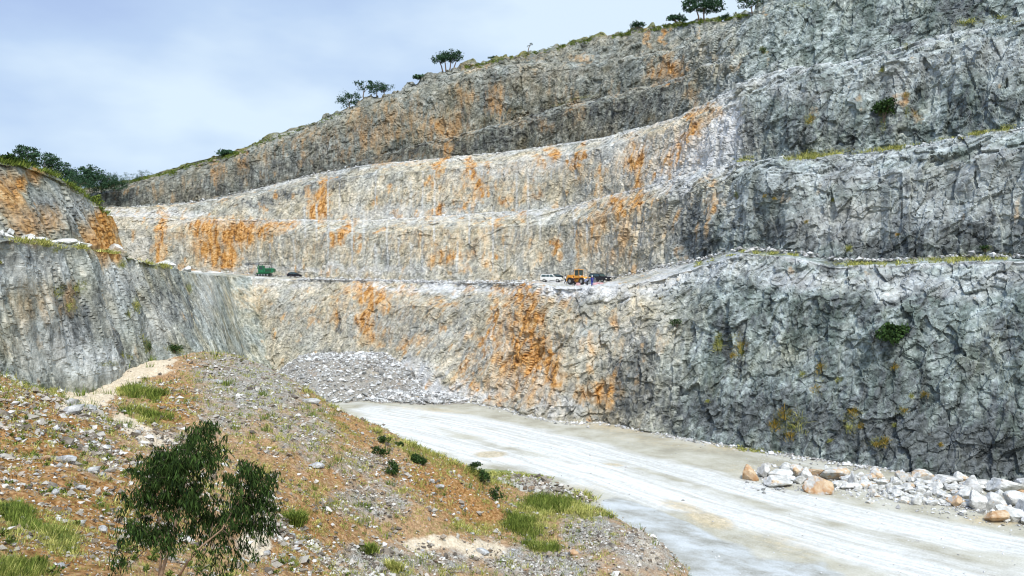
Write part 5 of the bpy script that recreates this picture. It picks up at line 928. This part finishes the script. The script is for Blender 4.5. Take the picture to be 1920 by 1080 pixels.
# ---- wheel loader, bucket to the right
def loader(loc, rz):
    r = empty('wheel_loader', loc, rz, label='yellow wheel loader with grey bucket standing on the bench among the men', cat='wheel loader')
    b = MB(); b.prism([(-3.1, 1.0), (-.9, .85), (-.9, 2.05), (-1.3, 2.2), (-3.05, 2.15), (-3.2, 1.7)], -.85, .85); b.box((-2.95, 0, 1.15), (.5, 2.2, .9)); b.build('engine_cover', M_YEL, r, bevel=.07)
    b = MB(); b.box((-2.0, 0, .85), (2.2, .9, .5)); b.box((-.2, 0, .95), (1.6, .8, .5)); b.prism([(.2, .7), (1.7, .7), (1.9, 1.1), (1.2, 1.75), (.4, 1.75)], -.5, .5); b.build('chassis', M_YEL, r, bevel=.05)
    b = MB()
    for sx, z0_, z1_, dx in ((-1.05, 1.9, 3.25, .1), (.35, 1.5, 3.25, -.15)):
        for sy in (-.72, .72): b.tube([(sx, sy, z0_), (sx + dx, sy * .93, z1_)], .06, 6)
    b.box((-.35, 0, 3.32), (1.6, 1.6, .14)); b.box((-.35, 0, 1.75), (1.5, 1.5, .5)); b.build('cab', M_YEL, r, bevel=.03)
    g_ = MB(); g_.box((-.35, 0, 2.62), (1.28, 1.36, 1.2), .95); g_.build('cab_glass', M_GLASS, r)
    s_ = MB(); s_.box((-.6, 0, 2.1), (.5, .5, .12)); s_.box((-.82, 0, 2.4), (.12, .5, .6)); s_.build('seat', M_TYRE, r)
    for sy in (-.45, .45):
        a = MB(); a.prism([(1.0, 1.7), (1.3, 1.8), (2.9, .75), (2.8, .5), (2.6, .5), (1.0, 1.45)], sy - .07, sy + .07); a.build('lift_arm', M_YEL, r, bevel=.02)
        c = MB(); c.cyl((.9, sy, 1.1), (1.9, sy, 1.05), .07, 8); c.cyl((1.9, sy, 1.05), (2.4, sy, .9), .04, 8); c.build('lift_cylinder', M_STEEL, r)
    k = MB(); prof = [(2.7, .12), (3.95, .05), (3.98, .10), (3.0, .25), (2.85, .6), (2.95, 1.15), (3.25, 1.5), (3.2, 1.56), (2.75, 1.3), (2.6, .7)]
    k.prism(prof, -1.28, 1.28)
    for sy in (-1.28, 1.24): k.prism([(2.7, .12), (3.9, .08), (3.35, 1.4), (3.1, 1.5), (2.72, 1.2), (2.62, .6)], sy, sy + .05)
    k.build('bucket', M_STEEL, r)
    for x in (-2.0, 1.35):
        for sy in (-1, 1): wheel(r, x, sy * 1.0, .78, .55, .5)
        f_2 = MB()
        for sy in (-1, 1): f_2.prism([(x - .85, 1.45), (x - .5, 1.68), (x + .5, 1.68), (x + .85, 1.45), (x + .8, 1.4), (x + .48, 1.6), (x - .48, 1.6), (x - .8, 1.4)], sy * 1.0 - .28, sy * 1.0 + .28)
        f_2.build('mudguard', M_YEL, r)
    e_ = MB(); e_.cyl((-2.2, .4, 2.1), (-2.2, .4, 2.9), .07, 8); e_.build('exhaust_pipe', M_STEEL, r)
    l_ = MB(); l_.cyl((-.35, 0, 3.38), (-.35, 0, 3.55), .09, 10); l_.build('beacon', M_YEL, r)
    for sy in (-.6, .6): q_ = MB(); q_.box((.55, sy, 1.95), (.14, .25, .2)); q_.build('headlight', M_LAMP, r)
    return r
loader(zb(1087, 533.0, 163), rad(-46)).scale = (.88,) * 3
# ---- crawler drilling rig, mast folded flat to the left
def rig(loc, rz):
    r = empty('drilling_rig', loc, rz, label='green crawler drilling rig with its mast folded flat to the left', cat='drilling rig')
    for sy in (-.95, .95):
        t = MB(); t.prism([(-2.0, .12), (-1.6, 0), (1.7, 0), (2.1, .14), (2.2, .42), (2.0, .66), (-1.8, .66), (-2.15, .4)], sy - .22, sy + .22); tr_ = t.build('track', M_TYRE, r, bevel=.04)
        w = MB()
        for x in (-1.7, -.9, -.1, .7, 1.6): w.cyl((x, sy - .26, .33), (x, sy + .26, .33), .24, 12)
        w.build('roller', M_STEEL, tr_)
    b = MB(); b.box((0, 0, .8), (3.6, 1.5, .3)); b.build('chassis', M_GREEN, r, bevel=.03)
    b = MB(); b.prism([(.4, .95), (3.2, .95), (3.25, 2.0), (2.6, 2.25), (.4, 2.2)], -.95, .95); ec = b.build('engine_cover', M_GREEN, r, bevel=.05)
    g_ = MB()
    for i in range(6): g_.box((1.0 + i * .3, -.97, 1.6), (.16, .04, .7))
    g_.build('grille', M_TYRE, ec); e_ = MB(); e_.cyl((2.3, .3, 2.2), (2.3, .3, 2.9), .07, 8); e_.cyl((1.6, .3, 2.2), (1.6, .3, 2.75), .09, 8); e_.build('exhaust_pipe', M_TYRE, r)
    c = MB(); c.prism([(-1.2, .95), (.35, .95), (.35, 2.95), (-.9, 3.0), (-1.25, 2.1)], -.9, .25); cb = c.build('cab', M_GREEN, r, bevel=.05)
    w = MB(); w.box((-.4, -.91, 2.3), (1.0, .03, .9)); w.build('window', M_GLASS, cb)
    q_ = MB(); q_.box((3.28, -.6, 1.1), (.06, .3, .22)); q_.box((3.28, .6, 1.1), (.06, .3, .22)); q_.build('headlight', M_LAMP, r)
    m = MB(); z_ = 3.35
    for y in (.35, .85):
        for dz in (0, .5): m.tube([(-5.4, y, z_ + dz - .15), (2.0, y, z_ + dz)], .055, 5)
    for k in range(13):
        x = -5.3 + k * .6; zz = z_ - .15 + .15 * (x + 5.4) / 7.4; m.tube([(x, .35, zz), (x + .6, .35, zz + .5)], .035, 4); m.tube([(x, .85, zz + .5), (x + .6, .85, zz)], .035, 4); m.tube([(x, .35, zz), (x, .85, zz)], .03, 4)
    m.build('mast', M_TYRE, r)
    d = MB(); d.box((-1.9, .6, 3.5), (.7, .6, .6)); d.cyl((-5.6, .6, 3.4), (-1.9, .6, 3.55), .07, 8); d.build('drill_head', M_STEEL, r)
    a = MB(); a.tube([(-1.0, .6, 1.2), (-1.9, .6, 2.3), (-1.6, .6, 3.3)], .16, 6); a.tube([(-.6, .6, 1.0), (-.4, .6, 3.3)], .09, 6); a.build('boom', M_GREEN, r)
    k = MB(); k.box((-4.9, .6, 3.3), (.9, .5, .7)); k.build('dust_hood', M_STEEL, r, bevel=.04)
    f_2 = MB()
    for x in np.linspace(-3.1, -1.3, 6): f_2.tube([(x, -.7, .4), (x, -.7, 2.0)], .025, 4)
    for z in (.4, .95, 1.5, 2.0): f_2.tube([(-3.1, -.7, z), (-1.3, -.7, z)], .025, 4)
    f_2.build('rod_rack', M_STEEL, r); return r
rig(zb(494, 517.6, 229), rad(-3))
# ---- people
def person(loc, rz, label, shirt, trous, joints, hat=None, hair=M_HAIR, sleeves=True):
    """joints: name -> (x, y, z); one skinned body, clothes as children"""
    J = joints; r = empty('person', loc, rz, label=label, cat='person')
    def skin(name, chain, radii, mat, par, root):
        names = list(radii); me = bpy.data.meshes.new(name); me.from_pydata([J[n] for n in names], [(names.index(a), names.index(b)) for a, b in chain], [])
        me.materials.append(mat); o = bpy.data.objects.new(name, me); link(o, par); md = o.modifiers.new('skin', 'SKIN'); sub = o.modifiers.new('sub', 'SUBSURF'); sub.levels = 1; sub.render_levels = 1
        for i, n in enumerate(names):
            sv = me.skin_vertices[0].data[i]; sv.radius = radii[n] if hasattr(radii[n], '__len__') else (radii[n],) * 2; sv.use_root = n == root
        return o
    arms = []; 
    for s in 'lr': arms += [('chest', 'sh' + s), ('sh' + s, 'el' + s), ('el' + s, 'wr' + s), ('wr' + s, 'ha' + s)] + [('ha' + s, 'f%d%s' % (k, s)) for k in range(5)]
    legs = []
    for s in 'lr': legs += [('pel', 'hi' + s), ('hi' + s, 'kn' + s), ('kn' + s, 'an' + s), ('an' + s, 'to' + s)]
    for s in 'lr':
        w_, h_ = Vector(J['wr' + s]), Vector(J['el' + s]); dr = (w_ - h_).normalized(); J['ha' + s] = tuple(w_ + dr * .07); pr_ = dr.orthogonal().normalized()
        for k in range(5): J['f%d%s' % (k, s)] = tuple(w_ + dr * ((.19, .2, .195, .17)[k] if k < 4 else .11) + pr_ * ((k - 1.5) * .022 if k < 4 else .055))
    rd = {'pel': .13, 'chest': (.17, .12), 'neck': .055, 'head': (.085, .1), 'crown': (.07, .085)}
    for s in 'lr':
        rd.update({'sh' + s: .065, 'el' + s: .045, 'wr' + s: .032, 'ha' + s: .035, 'hi' + s: .09, 'kn' + s: .062, 'an' + s: .045, 'to' + s: .04})
        for k in range(5): rd['f%d%s' % (k, s)] = .009
    body = skin('body', [('pel', 'chest'), ('chest', 'neck'), ('neck', 'head'), ('head', 'crown')] + arms + legs, rd, M_SKIN, r, 'pel')
    sr = {'pel': .155, 'chest': (.195, .145), 'shl': .085, 'ell': .065, 'shr': .085, 'elr': .065}; sc_ = [('pel', 'chest'), ('chest', 'shl'), ('shl', 'ell'), ('chest', 'shr'), ('shr', 'elr')]
    if sleeves: sr.update({'wrl': .048, 'wrr': .048}); sc_ += [('ell', 'wrl'), ('elr', 'wrr')]
    skin('shirt', sc_, sr, shirt, r, 'pel')
    skin('trousers', [('pel', 'hil'), ('hil', 'knl'), ('knl', 'anl'), ('pel', 'hir'), ('hir', 'knr'), ('knr', 'anr')], {'pel': .15, 'hil': .11, 'knl': .08, 'anl': .07, 'hir': .11, 'knr': .08, 'anr': .07}, trous, r, 'pel')
    for s in 'lr':
        q_ = MB(); a, b = Vector(J['an' + s]), Vector(J['to' + s]); q_.tube([a + Vector((0, 0, .04)), a + Vector((0, 0, -.05)), b], [.06, .065, .05], 8); q_.build('boot', M_BOOT, r, smooth=True)
    c = Vector(J['crown']); h = MB(); n = 12
    for i, (rr, zz) in enumerate([(.155, -.02), (.125, .0), (.12, .06), (.085, .12), (.03, .145)]): h.v += [tuple(c + Vector((rr * math.cos(2 * math.pi * k / n), rr * 1.12 * math.sin(2 * math.pi * k / n), zz))) for k in range(n)]
    h.f += [(i * n + k, i * n + (k + 1) % n, (i + 1) * n + (k + 1) % n, (i + 1) * n + k) for i in range(4) for k in range(n)] + [tuple(range(4 * n, 5 * n))]
    h.build('helmet' if hat else 'hair', hat or hair, r, smooth=True); return r
ST = lambda: {'pel': (0, 0, .95), 'chest': (0, 0, 1.32), 'neck': (0, .0, 1.5), 'head': (0, -.01, 1.62), 'crown': (0, 0, 1.70), 'shl': (-.19, 0, 1.42), 'shr': (.19, 0, 1.42), 'ell': (-.27, .03, 1.14), 'elr': (.27, .03, 1.14), 'wrl': (-.26, -.08, .9), 'wrr': (.26, -.08, .9), 'hil': (-.1, 0, .9), 'hir': (.1, 0, .9), 'knl': (-.12, -.02, .5), 'knr': (.12, -.02, .5), 'anl': (-.13, 0, .09), 'anr': (.13, 0, .09), 'tol': (-.14, -.17, .05), 'tor': (.14, -.17, .05)}
j = ST(); j.update(knl=(-.14, -.14, .52), anl=(-.1, -.3, .09), tol=(-.1, -.47, .06), knr=(.1, .02, .5), anr=(.12, .25, .12), tor=(.12, .1, .05), wrl=(-.2, -.25, .98), wrr=(.28, .05, .9))
person(zb(1060, 532.0, 176), rad(70), 'man in a white shirt and dark trousers walking between the off-roader and the loader', M_SHIRT, M_TROU, j)
j = ST(); j.update(wrl=(-.12, -.28, 1.1), wrr=(.12, -.28, 1.1), ell=(-.28, -.04, 1.15), elr=(.28, -.04, 1.15))
person(zb(1110, 534.2, 153), rad(15), 'man in blue overalls and pale helmet standing right of the loader bucket', M_BLUE, M_BLUE, j, M_HAT)
j = ST(); j.update(pel=(0, .1, .86), chest=(0, -.3, 1.08), neck=(0, -.46, 1.12), head=(0, -.57, 1.12), crown=(0, -.62, 1.14), shl=(-.19, -.38, 1.1), shr=(.19, -.38, 1.1), ell=(-.22, -.46, .84), elr=(.22, -.46, .84), wrl=(-.12, -.58, .62), wrr=(.12, -.58, .62), hil=(-.1, .1, .82), hir=(.1, .1, .82), knl=(-.14, -.12, .48), knr=(.14, -.12, .48), anl=(-.14, .02, .09), anr=(.14, .02, .09), tol=(-.14, -.15, .05), tor=(.14, -.15, .05))
person(zb(1101, 533.4, 154.5), rad(-70), 'man in pale blue shirt and dark trousers bending down in front of the loader wheel', M_PALEB, M_TROU, j, M_HAT)
j = ST(); j.update(wrl=(-.3, -.05, .9), wrr=(.2, -.3, 1.0))
person(zb(1075.5, 535.6, 152.5), rad(180), 'man in dark clothes standing at the bench edge before the loader rear wheel', M_TROU, M_TROU, {k: (v[0], v[1], v[2] * .62 if 0 else v[2]) for k, v in j.items()})
# ---- boxes and sacks
def carton(loc, rz, label, dims, group=None):
    r = empty('carton', loc, rz, label=label, cat='box', group=group); b = MB(); b.box((0, 0, dims[2] / 2), dims); b.build('box_body', M_PINK, r, bevel=.015)
    l = MB(); l.box((-dims[0] * .26, 0, dims[2] + .02), (dims[0] * .5, dims[1], .02), ry=.12); l.box((dims[0] * .26, 0, dims[2] + .02), (dims[0] * .5, dims[1], .02), ry=-.12); l.build('flap', M_PINK, r)
    t = MB(); t.box((0, -dims[1] / 2 - .004, dims[2] * .55), (dims[0] * .96, .006, .05)); t.build('tape', M_SHIRT, r)
carton(zb(1082.2, 533.9, 154), .1, 'pink carton on the left of the pair before the loader', (.42, .4, .5)); carton(zb(1086.6, 534.0, 154), -.15, 'pink carton on the right of the pair before the loader', (.44, .4, .46))
def sack(loc, rz, s, label, mat=M_PINK):
    bm = bmesh.new(); bmesh.ops.create_cube(bm, size=1); bmesh.ops.subdivide_edges(bm, edges=bm.edges[:], cuts=5, use_grid_fill=True)
    for v in bm.verts:
        x, y, z = v.co; k = (1 - (2 * x) ** 4) ** .5 if abs(x) < .5 else 0; v.co = Vector((x * .8, y * .5 * (.75 + .25 * k), (z * (.2 + .8 * k) + .5) * .24 + .02 * math.sin(x * 17 + y * 9)))
    me = bpy.data.meshes.new('sack'); bm.to_mesh(me); bm.free(); me.materials.append(mat)
    for p in me.polygons: p.use_smooth = True
    o = obj('sack', me); o.location = loc; o.rotation_euler = (0, 0, rz); o.scale = (s, s, s); return tag(o, label, 'sack', 'pink and white sacks on the bench')
for i, (x, y, d, rz, s, m) in enumerate([(1114.5, 533.4, 156, .3, 1.2, M_PINK), (1118, 533.6, 155.5, -.2, 1.3, M_PINK), (1122, 533.3, 156, .1, 1.2, M_PINK), (1126, 533, 156.5, .5, 1.2, M_PINK), (1116, 531.2, 157, .1, 1.2, M_SHIRT), (1120, 531.3, 157, -.3, 1.2, M_PINK), (1116.5, 529, 157.2, .2, 1.2, M_SHIRT)]):
    sack(zb(x, y, d), rz, s, 'pale sack in the heap right of the man in blue')
